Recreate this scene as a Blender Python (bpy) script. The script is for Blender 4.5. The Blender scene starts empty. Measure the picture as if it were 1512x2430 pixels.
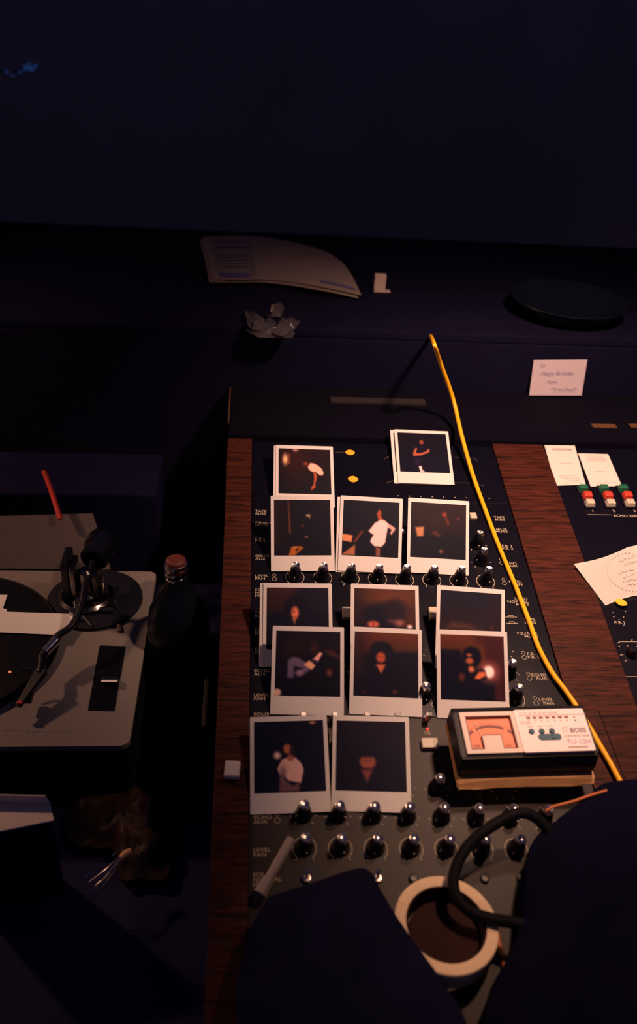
import bpy, bmesh, math, random
import numpy as np
from mathutils import Matrix, Vector, Euler
random.seed(7)
SC = bpy.context.scene
COL = SC.collection
R = math.radians

# ------------------------------------------------------------------ camera
# focal length 2000 px on a 1512 x 2430 frame; the console panel is tilted 12 degrees, everything else is level
CW = Vector((-0.06655, -0.91724, 1.55773))
RW = Matrix(((0.99633729, -0.01394872, -0.08436486),
             (-0.06289839, 0.54883065, -0.83356386),
             (0.05792917, 0.83581718, 0.54594309)))
cam_data = bpy.data.cameras.new('camera')
cam = bpy.data.objects.new('camera', cam_data)
COL.objects.link(cam)
cam.matrix_world = Matrix.Translation(CW) @ RW.to_4x4()
cam_data.sensor_fit = 'VERTICAL'
cam_data.sensor_height = 36.0
cam_data.sensor_width = 36.0
cam_data.lens = 36.0 * 2000 / 2430
cam_data.clip_start = 0.02
cam_data.dof.use_dof = True
cam_data.dof.focus_distance = 1.16
cam_data.dof.aperture_fstop = 3.2
SC.camera = cam

# ------------------------------------------------------------------ view, world, lights
SC.view_settings.view_transform = 'Standard'
SC.view_settings.look = 'None'
SC.view_settings.gamma = 1.0
SC.view_settings.use_curve_mapping = False
SC.view_settings.exposure = 0.0
world = bpy.data.worlds.new('world')
SC.world = world
world.use_nodes = True
world.node_tree.nodes['Background'].inputs[0].default_value = (0.32, 0.28, 0.68, 1)
world.node_tree.nodes['Background'].inputs[1].default_value = 0.06

TILT = R(12)
PM = Matrix.Translation((0, 0, 0.85)) @ Matrix.Rotation(TILT, 4, 'X')    # panel frame: x right, y up the panel, z off the panel

def spot(name, loc, target, energy, col, radius, size, blend):
    l = bpy.data.lights.new(name, 'SPOT')
    l.energy = energy; l.color = col; l.shadow_soft_size = radius
    l.spot_size = R(size); l.spot_blend = blend
    o = bpy.data.objects.new(name, l)
    COL.objects.link(o)
    o.location = loc
    o.rotation_euler = (Vector(target) - Vector(loc)).to_track_quat('-Z', 'Y').to_euler()
    return o

spot('desk_lamp_light', PM @ Vector((0.37, 0.06, 0.85)), PM @ Vector((0.39, 0.17, 0)), 64.0, (1.0, 0.575, 0.40), 0.035, 88, 1.0)
spot('near_lamp_light', PM @ Vector((0.32, -0.16, 0.76)), PM @ Vector((0.20, -0.46, 0)), 12.0, (1.0, 0.54, 0.32), 0.02, 44, 1.0)
spot('side_lamp_light', (-1.02, 0.30, 1.36), (-0.40, 0.10, 0.72), 15.5, (1.0, 0.51, 0.30), 0.03, 140, 1.0)

# ------------------------------------------------------------------ helpers
def ray(px, py):
    return RW @ Vector((px - 756.0, 1215.0 - py, -2000.0))

def PP(px, py, h=0.0):
    """the place on (or h above) the console panel that the photo shows at px, py; panel coordinates"""
    Mi = PM.inverted()
    c = Mi @ CW
    d = Mi.to_3x3() @ ray(px, py)
    return c + d * ((h - c.z) / d.z)

def WP(px, py, z):
    """the place on the level plane at height z; world coordinates"""
    d = ray(px, py)
    return CW + d * ((z - CW.z) / d.z)

def lin(c):
    return tuple((v / 255 / 12.92 if v / 255 <= 0.04045 else ((v / 255 + 0.055) / 1.055) ** 2.4) for v in c)

def mat(name, col, rough=0.5, metal=0.0, spec=0.5, noise=0.0, nscale=40, **kw):
    m = bpy.data.materials.new(name)
    m.use_nodes = True
    nt = m.node_tree
    b = nt.nodes['Principled BSDF']
    b.inputs['Base Color'].default_value = (*col, 1)
    b.inputs['Roughness'].default_value = rough
    b.inputs['Metallic'].default_value = metal
    b.inputs['Specular IOR Level'].default_value = spec
    for k, v in kw.items():
        b.inputs[k.replace('_', ' ')].default_value = v
    if noise:
        tc = nt.nodes.new('ShaderNodeTexCoord')
        n = nt.nodes.new('ShaderNodeTexNoise')
        n.inputs['Scale'].default_value = nscale
        n.inputs['Detail'].default_value = 6
        mx = nt.nodes.new('ShaderNodeMix'); mx.data_type = 'RGBA'
        mx.inputs['A'].default_value = (*[c * (1 - noise) for c in col], 1)
        mx.inputs['B'].default_value = (*[min(1, c * (1 + noise)) for c in col], 1)
        nt.links.new(tc.outputs['Object'], n.inputs['Vector'])
        nt.links.new(n.outputs['Fac'], mx.inputs['Factor'])
        nt.links.new(mx.outputs['Result'], b.inputs['Base Color'])
    return m

def wood_mat():
    m = bpy.data.materials.new('dark_walnut_veneer')
    m.use_nodes = True
    nt = m.node_tree; N = nt.nodes; L = nt.links
    b = N['Principled BSDF']
    tc = N.new('ShaderNodeTexCoord')
    mp = N.new('ShaderNodeMapping'); mp.inputs['Scale'].default_value = (16, 230, 16)
    n1 = N.new('ShaderNodeTexNoise'); n1.inputs['Scale'].default_value = 1.0; n1.inputs['Detail'].default_value = 8; n1.inputs['Roughness'].default_value = 0.62; n1.inputs['Distortion'].default_value = 0.9
    mp2 = N.new('ShaderNodeMapping'); mp2.inputs['Scale'].default_value = (40, 700, 20)
    n2 = N.new('ShaderNodeTexNoise'); n2.inputs['Scale'].default_value = 1.0; n2.inputs['Detail'].default_value = 4
    cr = N.new('ShaderNodeValToRGB')
    e = cr.color_ramp.elements
    e[0].position = 0.34; e[0].color = (0.007, 0.0025, 0.003, 1)
    e[1].position = 0.62; e[1].color = (0.072, 0.018, 0.011, 1)
    k = cr.color_ramp.elements.new(0.48); k.color = (0.042, 0.0105, 0.007, 1)
    mm = N.new('ShaderNodeMath'); mm.operation = 'MULTIPLY_ADD'; mm.inputs[1].default_value = 0.35; 
    sb = N.new('ShaderNodeMath'); sb.operation = 'SUBTRACT'; sb.inputs[1].default_value = 0.5
    L.new(tc.outputs['Object'], mp.inputs['Vector']); L.new(mp.outputs['Vector'], n1.inputs['Vector'])
    L.new(tc.outputs['Object'], mp2.inputs['Vector']); L.new(mp2.outputs['Vector'], n2.inputs['Vector'])
    L.new(n2.outputs['Fac'], sb.inputs[0]); L.new(sb.outputs[0], mm.inputs[0]); L.new(n1.outputs['Fac'], mm.inputs[2])
    L.new(mm.outputs[0], cr.inputs['Fac']); L.new(cr.outputs['Color'], b.inputs['Base Color'])
    b.inputs['Roughness'].default_value = 0.55
    b.inputs['Specular IOR Level'].default_value = 0.12
    return m

def turned_metal():
    m = mat('turned_aluminium', (0.95, 0.90, 0.86), 0.27, 1.0)
    nt = m.node_tree; b = nt.nodes['Principled BSDF']
    b.inputs['Anisotropic'].default_value = 0.9
    t = nt.nodes.new('ShaderNodeTangent'); t.direction_type = 'RADIAL'; t.axis = 'Z'
    nt.links.new(t.outputs['Tangent'], b.inputs['Tangent'])
    return m

def attr_mat():
    m = mat('instant_photo_print', (0.1, 0.1, 0.1), 0.5, spec=0.10)
    nt = m.node_tree
    a = nt.nodes.new('ShaderNodeAttribute'); a.attribute_name = 'print'
    nt.links.new(a.outputs['Color'], nt.nodes['Principled BSDF'].inputs['Base Color'])
    return m

M = {}
M['wood'] = wood_mat()
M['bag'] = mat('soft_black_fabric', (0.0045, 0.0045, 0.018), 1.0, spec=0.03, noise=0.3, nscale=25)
M['cord'] = mat('matte_black_rubber', (0.004, 0.004, 0.008), 0.7, spec=0.15)
M['bridge'] = mat('dull_black_bridge', (0.0028, 0.0026, 0.008), 0.9, spec=0.06)
M['cabinet'] = mat('black_cabinet_vinyl', (0.0065, 0.006, 0.022), 1.0, spec=0.04, noise=0.2, nscale=12)
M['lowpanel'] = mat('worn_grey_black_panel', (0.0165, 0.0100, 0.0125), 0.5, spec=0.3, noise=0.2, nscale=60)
M['brownlabel'] = mat('brown_label_tape', (0.11, 0.05, 0.024), 0.8, spec=0.1)
M['panel'] = mat('black_enamel_panel', (0.0032, 0.0030, 0.0085), 0.33, spec=0.22, noise=0.25, nscale=60)
M['black'] = mat('black_plastic', (0.006, 0.006, 0.014), 0.38, spec=0.4)
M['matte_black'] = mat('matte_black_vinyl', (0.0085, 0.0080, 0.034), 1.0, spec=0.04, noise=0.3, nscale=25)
M['cap'] = turned_metal()
M['chrome'] = mat('chrome', (0.75, 0.72, 0.70), 0.12, 1.0)
M['steel'] = mat('satin_steel', (0.55, 0.52, 0.5), 0.28, 1.0)
M['darksteel'] = mat('dark_nickel', (0.16, 0.145, 0.14), 0.22, 1.0)
M['ink'] = mat('cream_panel_lettering', (0.42, 0.36, 0.27), 0.7, spec=0.2)
M['dimink'] = mat('faded_panel_lines', (0.12, 0.09, 0.07), 0.7, spec=0.2)
M['frame'] = mat('white_photo_border', (0.69, 0.665, 0.66), 0.55, spec=0.25)
M['print'] = attr_mat()
M['paper'] = mat('white_paper', (0.93, 0.92, 0.88), 0.85, spec=0.1)
M['cardpaper'] = mat('cream_card', (0.66, 0.60, 0.57), 0.8, spec=0.1)
M['pen'] = mat('dark_pen_ink', (0.10, 0.09, 0.22), 0.8, spec=0.1)
M['greyprint'] = mat('grey_print', (0.30, 0.26, 0.28), 0.8, spec=0.1)
M['yellow'] = mat('yellow_sticker', (0.85, 0.46, 0.03), 0.6, spec=0.3)
M['cable'] = mat('yellow_cable_jacket', (0.88, 0.45, 0.012), 0.42, spec=0.35)
M['red'] = mat('red_plastic', (0.62, 0.05, 0.03), 0.4)
M['green'] = mat('green_plastic', (0.012, 0.11, 0.06), 0.4)
M['ivory'] = mat('ivory_plastic', (0.50, 0.45, 0.36), 0.45)
M['plinth'] = mat('grey_turntable_paint', (0.215, 0.19, 0.178), 0.62, 0.0, spec=0.3, noise=0.12, nscale=200)
M['sleeve'] = mat('grey_board', (0.135, 0.11, 0.108), 0.85, spec=0.1, noise=0.1, nscale=30)
M['rubber'] = mat('black_rubber_foam', (0.003, 0.003, 0.009), 0.9, spec=0.1)
M['leather'] = mat('tan_leather', (0.75, 0.42, 0.19), 0.6, noise=0.25, nscale=60)
M['tape'] = mat('cream_masking_tape', (0.90, 0.70, 0.50), 0.75, spec=0.15, noise=0.06, nscale=80)
M['core_and_shade'] = mat('brown_core_and_hole_shade', (0.040, 0.018, 0.018), 0.85, spec=0.1)  # cardboard of the roll, and the disc that stands for shade in its hole
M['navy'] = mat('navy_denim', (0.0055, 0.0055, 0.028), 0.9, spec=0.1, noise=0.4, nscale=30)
M['darkglass'] = mat('dark_bottle_glass', (0.004, 0.006, 0.012), 0.28, spec=0.3)
M['brownfilm'] = mat('glossy_brown_bag', (0.034, 0.016, 0.012), 0.6, spec=0.2, noise=0.5, nscale=18)
M['wall'] = mat('dark_studio_wall', (0.42, 0.38, 0.42), 0.95, spec=0.05, noise=0.2, nscale=3)
M['desk'] = mat('black_desk_laminate', (0.014, 0.013, 0.055), 0.8, spec=0.15)
M['floor'] = mat('dark_carpet', (0.06, 0.055, 0.08), 0.95, spec=0.05, noise=0.4, nscale=90)
M['tunerface'] = mat('pale_tuner_plate', (0.86, 0.76, 0.78), 0.45, spec=0.4)
M['tunerframe'] = mat('beige_meter_surround', (0.66, 0.55, 0.50), 0.45)
M['meter'] = mat('orange_meter_dial', (0.80, 0.22, 0.10), 0.5)
M['tunerblack'] = mat('black_tuner_case', (0.006, 0.005, 0.010), 0.5, spec=0.3)
M['blue'] = mat('blue_grey_buttons', (0.07, 0.14, 0.19), 0.6, spec=0.2)
M['brownprint'] = mat('brown_print', (0.24, 0.10, 0.11), 0.7)
M['redled'] = mat('glowing_red_led', (0.7, 0.03, 0.02), 0.4)
M['redled'].node_tree.nodes['Principled BSDF'].inputs['Emission Color'].default_value = (1, 0.06, 0.03, 1)
M['redled'].node_tree.nodes['Principled BSDF'].inputs['Emission Strength'].default_value = 0.8
M['amberled'] = mat('glowing_amber_dot', (0.7, 0.2, 0.05), 0.4)
M['amberled'].node_tree.nodes['Principled BSDF'].inputs['Emission Color'].default_value = (1, 0.28, 0.08, 1)
M['amberled'].node_tree.nodes['Principled BSDF'].inputs['Emission Strength'].default_value = 0.6
M['blueglint'] = mat('stray_blue_glow', (0.02, 0.05, 0.2), 0.4)  # glow stands in for stray blue light, no lamp is there
M['blueglint'].node_tree.nodes['Principled BSDF'].inputs['Emission Color'].default_value = (0.06, 0.2, 0.75, 1)
M['blueglint'].node_tree.nodes['Principled BSDF'].inputs['Emission Strength'].default_value = 0.12
M['clear'] = mat('clear_plastic', (0.30, 0.34, 0.42), 0.25, spec=0.5, Alpha=0.35)
M['wrap'] = mat('crumpled_clear_wrap', (0.05, 0.045, 0.055), 0.4, spec=0.5)
M['pencil'] = mat('milky_plastic_barrel', (0.30, 0.25, 0.24), 0.5)
M['orangecable'] = mat('orange_cord', (0.50, 0.14, 0.04), 0.5)
M['duststrip'] = mat('grey_metal_trim', (0.022, 0.016, 0.018), 0.6)
M['greysheet'] = mat('light_printed_sheet', (0.44, 0.35, 0.32), 0.9, spec=0.1)

def new_mesh(name, bm, m, parent=None, smooth=False, mw=None):
    me = bpy.data.meshes.new(name)
    bmesh.ops.recalc_face_normals(bm, faces=bm.faces[:])
    bm.to_mesh(me); bm.free()
    if isinstance(m, (list, tuple)):
        for k in m: me.materials.append(k)
    else:
        me.materials.append(m)
    if smooth:
        for p in me.polygons: p.use_smooth = True
        try: me.set_sharp_from_angle(angle=R(38))
        except Exception: pass
    o = bpy.data.objects.new(name, me)
    COL.objects.link(o)
    if parent is not None: o.parent = parent
    if mw is not None: o.matrix_local = mw if parent is not None else mw
    return o

def tag(o, label=None, cat=None, group=None, kind=None):
    if label: o['label'] = label
    if cat: o['category'] = cat
    if group: o['group'] = group
    if kind: o['kind'] = kind
    return o

def thing(name, label, cat, mw=None, group=None):
    o = bpy.data.objects.new(name, None)
    o.empty_display_size = 0.05
    COL.objects.link(o)
    if mw is not None: o.matrix_world = mw
    return tag(o, label, cat, group)

def box(bm, x0, x1, y0, y1, z0, z1, bev=0.0, mi=0):
    n0 = len(bm.faces)
    r = bmesh.ops.create_cube(bm, size=1)
    bmesh.ops.scale(bm, vec=(x1 - x0, y1 - y0, z1 - z0), verts=r['verts'])
    bmesh.ops.translate(bm, vec=((x0 + x1) / 2, (y0 + y1) / 2, (z0 + z1) / 2), verts=r['verts'])
    if bev:
        ed = list({e for v in r['verts'] for e in v.link_edges})
        bmesh.ops.bevel(bm, geom=ed, offset=bev, segments=2, affect='EDGES', profile=0.6)
    if mi:
        bm.faces.ensure_lookup_table()
        for f in bm.faces[n0:]: f.material_index = mi

def lathe(bm, prof, cx=0, cy=0, cz=0, n=32, mi=0, mtx=None):
    rings = []
    for r, z in prof:
        if r < 1e-6:
            rings.append([bm.verts.new((cx, cy, cz + z))])
        else:
            rings.append([bm.verts.new((cx + r * math.cos(2 * math.pi * i / n), cy + r * math.sin(2 * math.pi * i / n), cz + z)) for i in range(n)])
    for a, b in zip(rings, rings[1:]):
        for i in range(n):
            j = (i + 1) % n
            q = [a[i % len(a)], a[j % len(a)], b[j % len(b)], b[i % len(b)]]
            u = []
            for v in q:
                if v not in u: u.append(v)
            if len(u) > 2:
                f = bm.faces.new(u); f.material_index = mi
    if mtx is not None:
        bmesh.ops.transform(bm, matrix=mtx, verts=[v for g in rings for v in g])

def catmull(pts, n=8):
    P = [Vector(p) for p in pts]
    P = [2 * P[0] - P[1]] + P + [2 * P[-1] - P[-2]]
    out = []
    for i in range(1, len(P) - 2):
        for k in range(n):
            t = k / n
            a, b, c, d = P[i - 1], P[i], P[i + 1], P[i + 2]
            out.append(0.5 * ((2 * b) + (c - a) * t + (2 * a - 5 * b + 4 * c - d) * t * t + (3 * b - a - 3 * c + d) * t ** 3))
    out.append(P[-2])
    return out

def tube(bm, pts, r, n=12, smooth=8, cap=True):
    P = catmull(pts, smooth) if smooth else [Vector(p) for p in pts]
    rf = r if callable(r) else (lambda t: r)
    rings = []
    up = Vector((0.123, 0.2, 1)).normalized()
    for i, p in enumerate(P):
        d = (P[min(i + 1, len(P) - 1)] - P[max(i - 1, 0)]).normalized()
        s = d.cross(up)
        if s.length < 1e-3: s = d.cross(Vector((1, 0, 0)))
        s.normalize(); q = s.cross(d).normalized()
        rr = rf(i / (len(P) - 1))
        rings.append([bm.verts.new(p + rr * (math.cos(2 * math.pi * k / n) * s + math.sin(2 * math.pi * k / n) * q)) for k in range(n)])
    for a, b in zip(rings, rings[1:]):
        for i in range(n):
            bm.faces.new((a[i], a[(i + 1) % n], b[(i + 1) % n], b[i]))
    if cap:
        bm.faces.new(rings[0][::-1]); bm.faces.new(rings[-1])

def prism(bm, poly, z0, z1, mi=0):
    a = [bm.verts.new((p[0], p[1], z0)) for p in poly]
    b = [bm.verts.new((p[0], p[1], z1)) for p in poly]
    n = len(poly)
    fs = [bm.faces.new(a[::-1]), bm.faces.new(b)]
    for i in range(n):
        fs.append(bm.faces.new((a[i], a[(i + 1) % n], b[(i + 1) % n], b[i])))
    for f in fs: f.material_index = mi

def rrect(x0, x1, y0, y1, r, n=6):
    out = []
    for cx, cy, a0 in ((x1 - r, y1 - r, 0), (x0 + r, y1 - r, 90), (x0 + r, y0 + r, 180), (x1 - r, y0 + r, 270)):
        for k in range(n + 1):
            a = R(a0 + 90 * k / n)
            out.append((cx + r * math.cos(a), cy + r * math.sin(a)))
    return out

def text_bm(bm, s, size, mtx, align='LEFT', sx=1.0, shear=0.0, ext=0.0, mi=0, bold=0.0, spacing=1.0):
    cu = bpy.data.curves.new('t', 'FONT')
    cu.body = s; cu.size = size; cu.align_x = align; cu.extrude = ext
    cu.resolution_u = 2; cu.shear = shear; cu.offset = bold; cu.space_line = 0.85; cu.space_character = spacing
    o = bpy.data.objects.new('t', cu)
    COL.objects.link(o)
    dg = bpy.context.evaluated_depsgraph_get()
    me = bpy.data.meshes.new_from_object(o.evaluated_get(dg))
    me.transform(mtx @ Matrix.Diagonal((sx, 1, 1, 1)))
    n0 = len(bm.faces)
    bm.from_mesh(me)
    bm.faces.ensure_lookup_table()
    for f in bm.faces[n0:]: f.material_index = mi
    bpy.data.objects.remove(o); bpy.data.curves.remove(cu); bpy.data.meshes.remove(me)

def stroke(bm, pts, w, z=0.0, smooth=4, mi=0):
    """a flat inked line"""
    P = catmull([(p[0], p[1], 0) for p in pts], smooth) if smooth else [Vector((p[0], p[1], 0)) for p in pts]
    prev = None
    for i, p in enumerate(P):
        d = (P[min(i + 1, len(P) - 1)] - P[max(i - 1, 0)])
        if d.length < 1e-9: continue
        d.normalize(); s = Vector((-d.y, d.x, 0)) * w / 2
        cur = (bm.verts.new((p.x + s.x, p.y + s.y, z)), bm.verts.new((p.x - s.x, p.y - s.y, z)))
        if prev:
            f = bm.faces.new((prev[0], prev[1], cur[1], cur[0])); f.material_index = mi
        prev = cur

def T(x, y, z=0): return Matrix.Translation((x, y, z))
def RZ(a): return Matrix.Rotation(a, 4, 'Z')

# ------------------------------------------------------------------ the setting
bm = bmesh.new(); box(bm, -3, 3, -2.2, 2.6, -0.05, 0)
tag(new_mesh('floor', bm, M['floor']), kind='structure')
bm = bmesh.new(); box(bm, -3, 3, 2.6, 2.7, -0.05, 2.8)
tag(new_mesh('wall_back', bm, M['wall']), kind='structure')
bm = bmesh.new(); box(bm, -3.1, -3, -2.2, 2.7, -0.05, 2.8)
tag(new_mesh('wall_left', bm, M['wall']), kind='structure')
bm = bmesh.new(); box(bm, 3, 3.1, -2.2, 2.7, -0.05, 2.8)
tag(new_mesh('wall_right', bm, M['wall']), kind='structure')

t = thing('studio_desk', 'black desk carrying the mixing console and the turntable', 'desk', T(0, 0.2, 0))
bm = bmesh.new(); box(bm, -1.4, 1.6, -0.95, 0.9, 0.56, 0.60, 0.004); new_mesh('desk_top', bm, M['desk'], t)
for x in (-1.33, 1.53):
    for y in (-0.88, 0.83):
        bm = bmesh.new(); box(bm, x - .03, x + .03, y - .03, y + .03, 0, 0.56, 0.003); new_mesh('leg', bm, M['desk'], t)

# ------------------------------------------------------------------ mixing console
con = thing('mixing_console', 'wide black mixing console with dark wood cheeks, rows of knobs and lettering', 'mixing console', PM)
PMi = PM.inverted()
XL0, XL1, XR0, XM, XR1, XE = -0.099, -0.060, 0.3325, 0.3755, 0.4185, 0.86
V0, V1 = -0.60, 0.283
bm = bmesh.new()
prof = [(-0.585, 0.601), (0.285, 0.601), (0.285, 0.9), (-0.585, 0.715)]
a = [bm.verts.new(PMi @ Vector((XL0 + .003, y, z))) for y, z in prof]
b = [bm.verts.new(PMi @ Vector((XE, y, z))) for y, z in prof]
bm.faces.new(a); bm.faces.new(b[::-1])
for i in range(4): bm.faces.new((a[i], b[i], b[(i + 1) % 4], a[(i + 1) % 4]))
new_mesh('case', bm, M['matte_black'], con)
VS = PP(1020, 1702).y
for nm, x0, x1, va, vb, mm in (('channel_panel', XL1, XR0, VS + .0003, V1, 'panel'), ('lower_panel', XL1, XR0, V0, VS - .0003, 'lowpanel'), ('master_panel', XR1, XE, V0, V1, 'panel')):
    bm = bmesh.new(); box(bm, x0, x1, va, vb, -0.008, 0.0, 0.0004); new_mesh(nm, bm, M[mm], con)
for x0, x1 in ((XL0, XL1 - .0005), (XR0 + .0005, XR1 - .0005)):
    bm = bmesh.new(); box(bm, x0, x1, V0, V1 + 0.004, -0.05, 0.003, 0.0012)
    new_mesh('wood_cheek', bm, M['wood'], con)
bm = bmesh.new(); q0, q1 = PP(1419, 1690), PP(1486, 1865)
stroke(bm, [(q0.x, q0.y), (q1.x, q1.y)], .0010, .0034, 0)
new_mesh('cheek_seam', bm, M['rubber'], con)
# meter bridge, level, behind the panel
bm = bmesh.new()
prof = [(0.291, 0.601), (0.455, 0.601), (0.455, 0.925), (0.300, 0.925), (0.291, 0.912)]
a = [bm.verts.new(PMi @ Vector((XL0 + .001, y, z))) for y, z in prof]
b = [bm.verts.new(PMi @ Vector((XE, y, z))) for y, z in prof]
bm.faces.new(a); bm.faces.new(b[::-1])
for i in range(5): bm.faces.new((a[i], b[i], b[(i + 1) % 5], a[(i + 1) % 5]))
new_mesh('meter_bridge', bm, M['bridge'], con)
bm = bmesh.new()
p0 = WP(785, 950, .926); p1 = WP(1010, 957, .926)
box(bm, p0.x, p1.x, p0.y - .009, p0.y + .009, .9252, .9285)
bmesh.ops.transform(bm, matrix=PMi, verts=bm.verts[:])
new_mesh('trim_strip', bm, M['duststrip'], con)['label'] = 'dim grey trim strip'
bm = bmesh.new()
box(bm, XL0 - .0007, XL0 + .0012, .305, .44, .9252, .9275)
bmesh.ops.transform(bm, matrix=PMi, verts=bm.verts[:])
new_mesh('edge_trim', bm, M['brownlabel'], con)
for xa, xb in ((1405, 1463), (1494, 1560)):
    p0 = WP(xa, 1009, .926); p1 = WP(xb, 1012, .926)
    bm = bmesh.new(); box(bm, p0.x, p1.x, p0.y - .008, p0.y + .006, .9252, .9262)
    bmesh.ops.transform(bm, matrix=PMi, verts=bm.verts[:])
    new_mesh('tape_label', bm, M['brownlabel'], con)['label'] = 'strip of brown tape'

# the instant photos: pose on the panel = x, v, height of the lower edge, yaw, tilt, roll (m, degrees)
PHOTOS = [
 ('1', (0.0190, 0.1308, 0.0054, -0.4, 16.7, 0.4)),
 ('2', (0.0113, 0.0079, 0.0029, 0.7, 32.2, -0.6)),
 ('3', (0.1032, 0.0060, 0.0042, -2.9, 32.5, -2.2)),
 ('4', (0.1996, 0.0055, 0.0021, -2.8, 32.8, -0.3)),
 ('5', (0.2094, 0.1880, 0.0030, -1.6, 10.4, -0.4)),
 ('6', (-0.0009, -0.1494, 0.0033, -0.2, 25.8, -0.1)),
 ('7', (0.0080, -0.2167, 0.0022, -1.6, 24.2, -1.6)),
 ('8', (0.1088, -0.1506, 0.0032, -2.0, 26.1, -1.9)),
 ('9', (0.1025, -0.2178, 0.0016, -3.3, 23.4, -3.1)),
 ('10', (0.2159, -0.1560, 0.0042, -4.5, 28.2, -3.5)),
 ('11', (0.2089, -0.2239, 0.0021, -2.4, 28.3, -2.4)),
 ('12', (-0.0147, -0.3383, 0.0030, 0.7, 14.5, -2.3)),
 ('13', (0.0736, -0.3383, 0.0028, -3.4, 13.5, -5.0))]
def pose(v):
    x, y, h, yaw, tilt, roll = v
    return T(x, y, h) @ Matrix.Rotation(R(tilt), 4, 'X') @ RZ(R(yaw)) @ Matrix.Rotation(R(roll), 4, 'Y')
POSE = {k: pose(v) for k, v in PHOTOS}

def under_photo(x, v, h):
    """does a knob of height h at x, v poke into one of the photos?"""
    for k, m in POSE.items():
        mi = m.inverted()
        for z in (0.0, h * .5, h):
            for dx, dy in ((0, 0), (.007, 0), (-.007, 0), (0, .006), (0, -.004)):
                q = mi @ Vector((x + dx, v + dy, z))
                if -.045 < q.x < .045 and 0.002 < q.y < .1075 and q.z > -.001: return True
    return False

# one knob, then copies
KNOB_H = 0.0265
bm = bmesh.new()
lathe(bm, [(0, 0.0004), (.0098, .0004), (.0098, .0022), (.0094, .0032), (.0088, .0050), (.0078, .012), (.0064, .0190), (.0058, .0205), (0, .0205)], n=40)
kb = new_mesh('knob', bm, M['black'], con, True)
bm = bmesh.new()
lathe(bm, [(0, .0195), (.0053, .0195), (.0053, .0245), (.0051, .0260), (.0046, .0264), (.0022, .0258), (0, .0252)], n=48)
kc = new_mesh('knob_cap', bm, M['cap'], kb, True)
kc['label'] = 'turned metal knob cap'
bm = bmesh.new()
box(bm, -.0006, .0006, -.0095, -.0055, .0032, .0085); 
kp = new_mesh('pointer', bm, M['ivory'], kb)
FIRST = [True]
KNOBS = []
def knob(x, v, ang=0.0, dot=False):
    if FIRST[0]:
        o, c, p = kb, kc, kp; FIRST[0] = False
    else:
        o = kb.copy(); COL.objects.link(o); o.parent = con
        c = kc.copy(); COL.objects.link(c); c.parent = o
        p = kp.copy(); COL.objects.link(p); p.parent = o
    o.location = (x, v, 0); o.rotation_euler = (0, 0, ang)
    KNOBS.append((x, v))
marks = bmesh.new()
def flush(name, label=None):
    global marks
    o = new_mesh(name, marks, [M['ink'], M['dimink']], con)
    if label: o['label'] = label
    marks = bmesh.new()
def ring(x, v, r=.0126, w=.0009, a0=-50, a1=230, zz=.0004):
    pts = [(x + r * math.cos(R(a)), v + r * math.sin(R(a))) for a in np.linspace(a0, a1, 40)]
    for k, s in ((0, 1), (-1, 1)):
        p = pts[k]; q = (p[0] + (p[0] - x) * .22, p[1] + (p[1] - v) * .22 - .0008)
        stroke(marks, [p, q], w, zz, 0)
    stroke(marks, pts, w, zz, 0)
def ticks(x, v, zz=.0004):
    for a in (-45, -5, 185, 225, 90):
        c, s = math.cos(R(a)), math.sin(R(a))
        stroke(marks, [(x + .0125 * c, v + .0125 * s), (x + .0150 * c, v + .0150 * s)], .0009, zz, 0)
rows = []   # (v at x=0, slope, has ring, columns)
rows.append((.066, -.012, False, range(8)))     # feedback, upper block
rows.append((.0345, -.014, False, range(8)))     # echo / aux
rows.append((.0000, -.0185, True, range(8)))    # level / pan
rows.append((-.1175, -.02, False, range(8)))
rows.append((-.152, -.024, False, range(8)))
rows.append((-.188, -.024, True, range(8)))
rows.append((-.304, -.045, False, range(8)))
rows.append((-.3393, -.037, False, range(8)))
rows.append((-.3752, -.028, True, range(8)))
for v0, sl, rg, cols in rows:
    for i in cols:
        x = .038 * i - (.001 if v0 < -.3 else 0)
        v = v0 + sl * x
        if rg: ring(x, v - .001); flush('printed_ring')
        else: ticks(x, v); flush('printed_ticks')
        shown = v0 == 0 or (v0 == -.188 and i in (4, 7)) or (v0 in (-.152, .0345, .066) and i == 7) or (v0 < -.3 and i > 3) or v0 < -.33
        if not shown and under_photo(x, v - .001, KNOB_H): continue
        if .160 < x < .335 and -.335 < v < -.235: continue      # below the tuner
        knob(x, v, R(random.uniform(-70, 70)))
# small nuts of the toggle switches near the front
for k, (px, py, on) in enumerate(((728, 2083, 1), (897, 2083, 1), (982, 2083, 0), (1152, 2083, 0), (1238, 2083, 0))):
    p = PP(px, py, .003)
    bm = bmesh.new()
    lathe(bm, [(0, .0003), (.0048, .0003), (.0048, .0030), (.0040, .0034), (.0028, .0034), (.0028, .0020), (0, .0020)], n=24)
    o = new_mesh('switch_nut', bm, M['steel'] if on else M['black'], con, True); o.location = (p.x, p.y, 0)
    if on:
        bm = bmesh.new(); tube(bm, [(0, 0, .002), (0, .003, .012)], lambda t: .0013 + .0009 * t, 12, 4)
        new_mesh('toggle_lever', bm, M['chrome'], o, True)
# metal solo buttons between the photo rows
for px in (713, 788, 865, 938, 1013):
    p = PP(px, 1695, .0165)
    bm = bmesh.new(); box(bm, -.0034, .0034, -.0026, .0026, .0, .0180, .0006)
    o = new_mesh('solo_button', bm, M['steel'], con); o.location = (p.x, p.y, 0)
    o.rotation_euler = (0, R(12), 0)
    o['label'] = 'small polished metal solo button'
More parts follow.
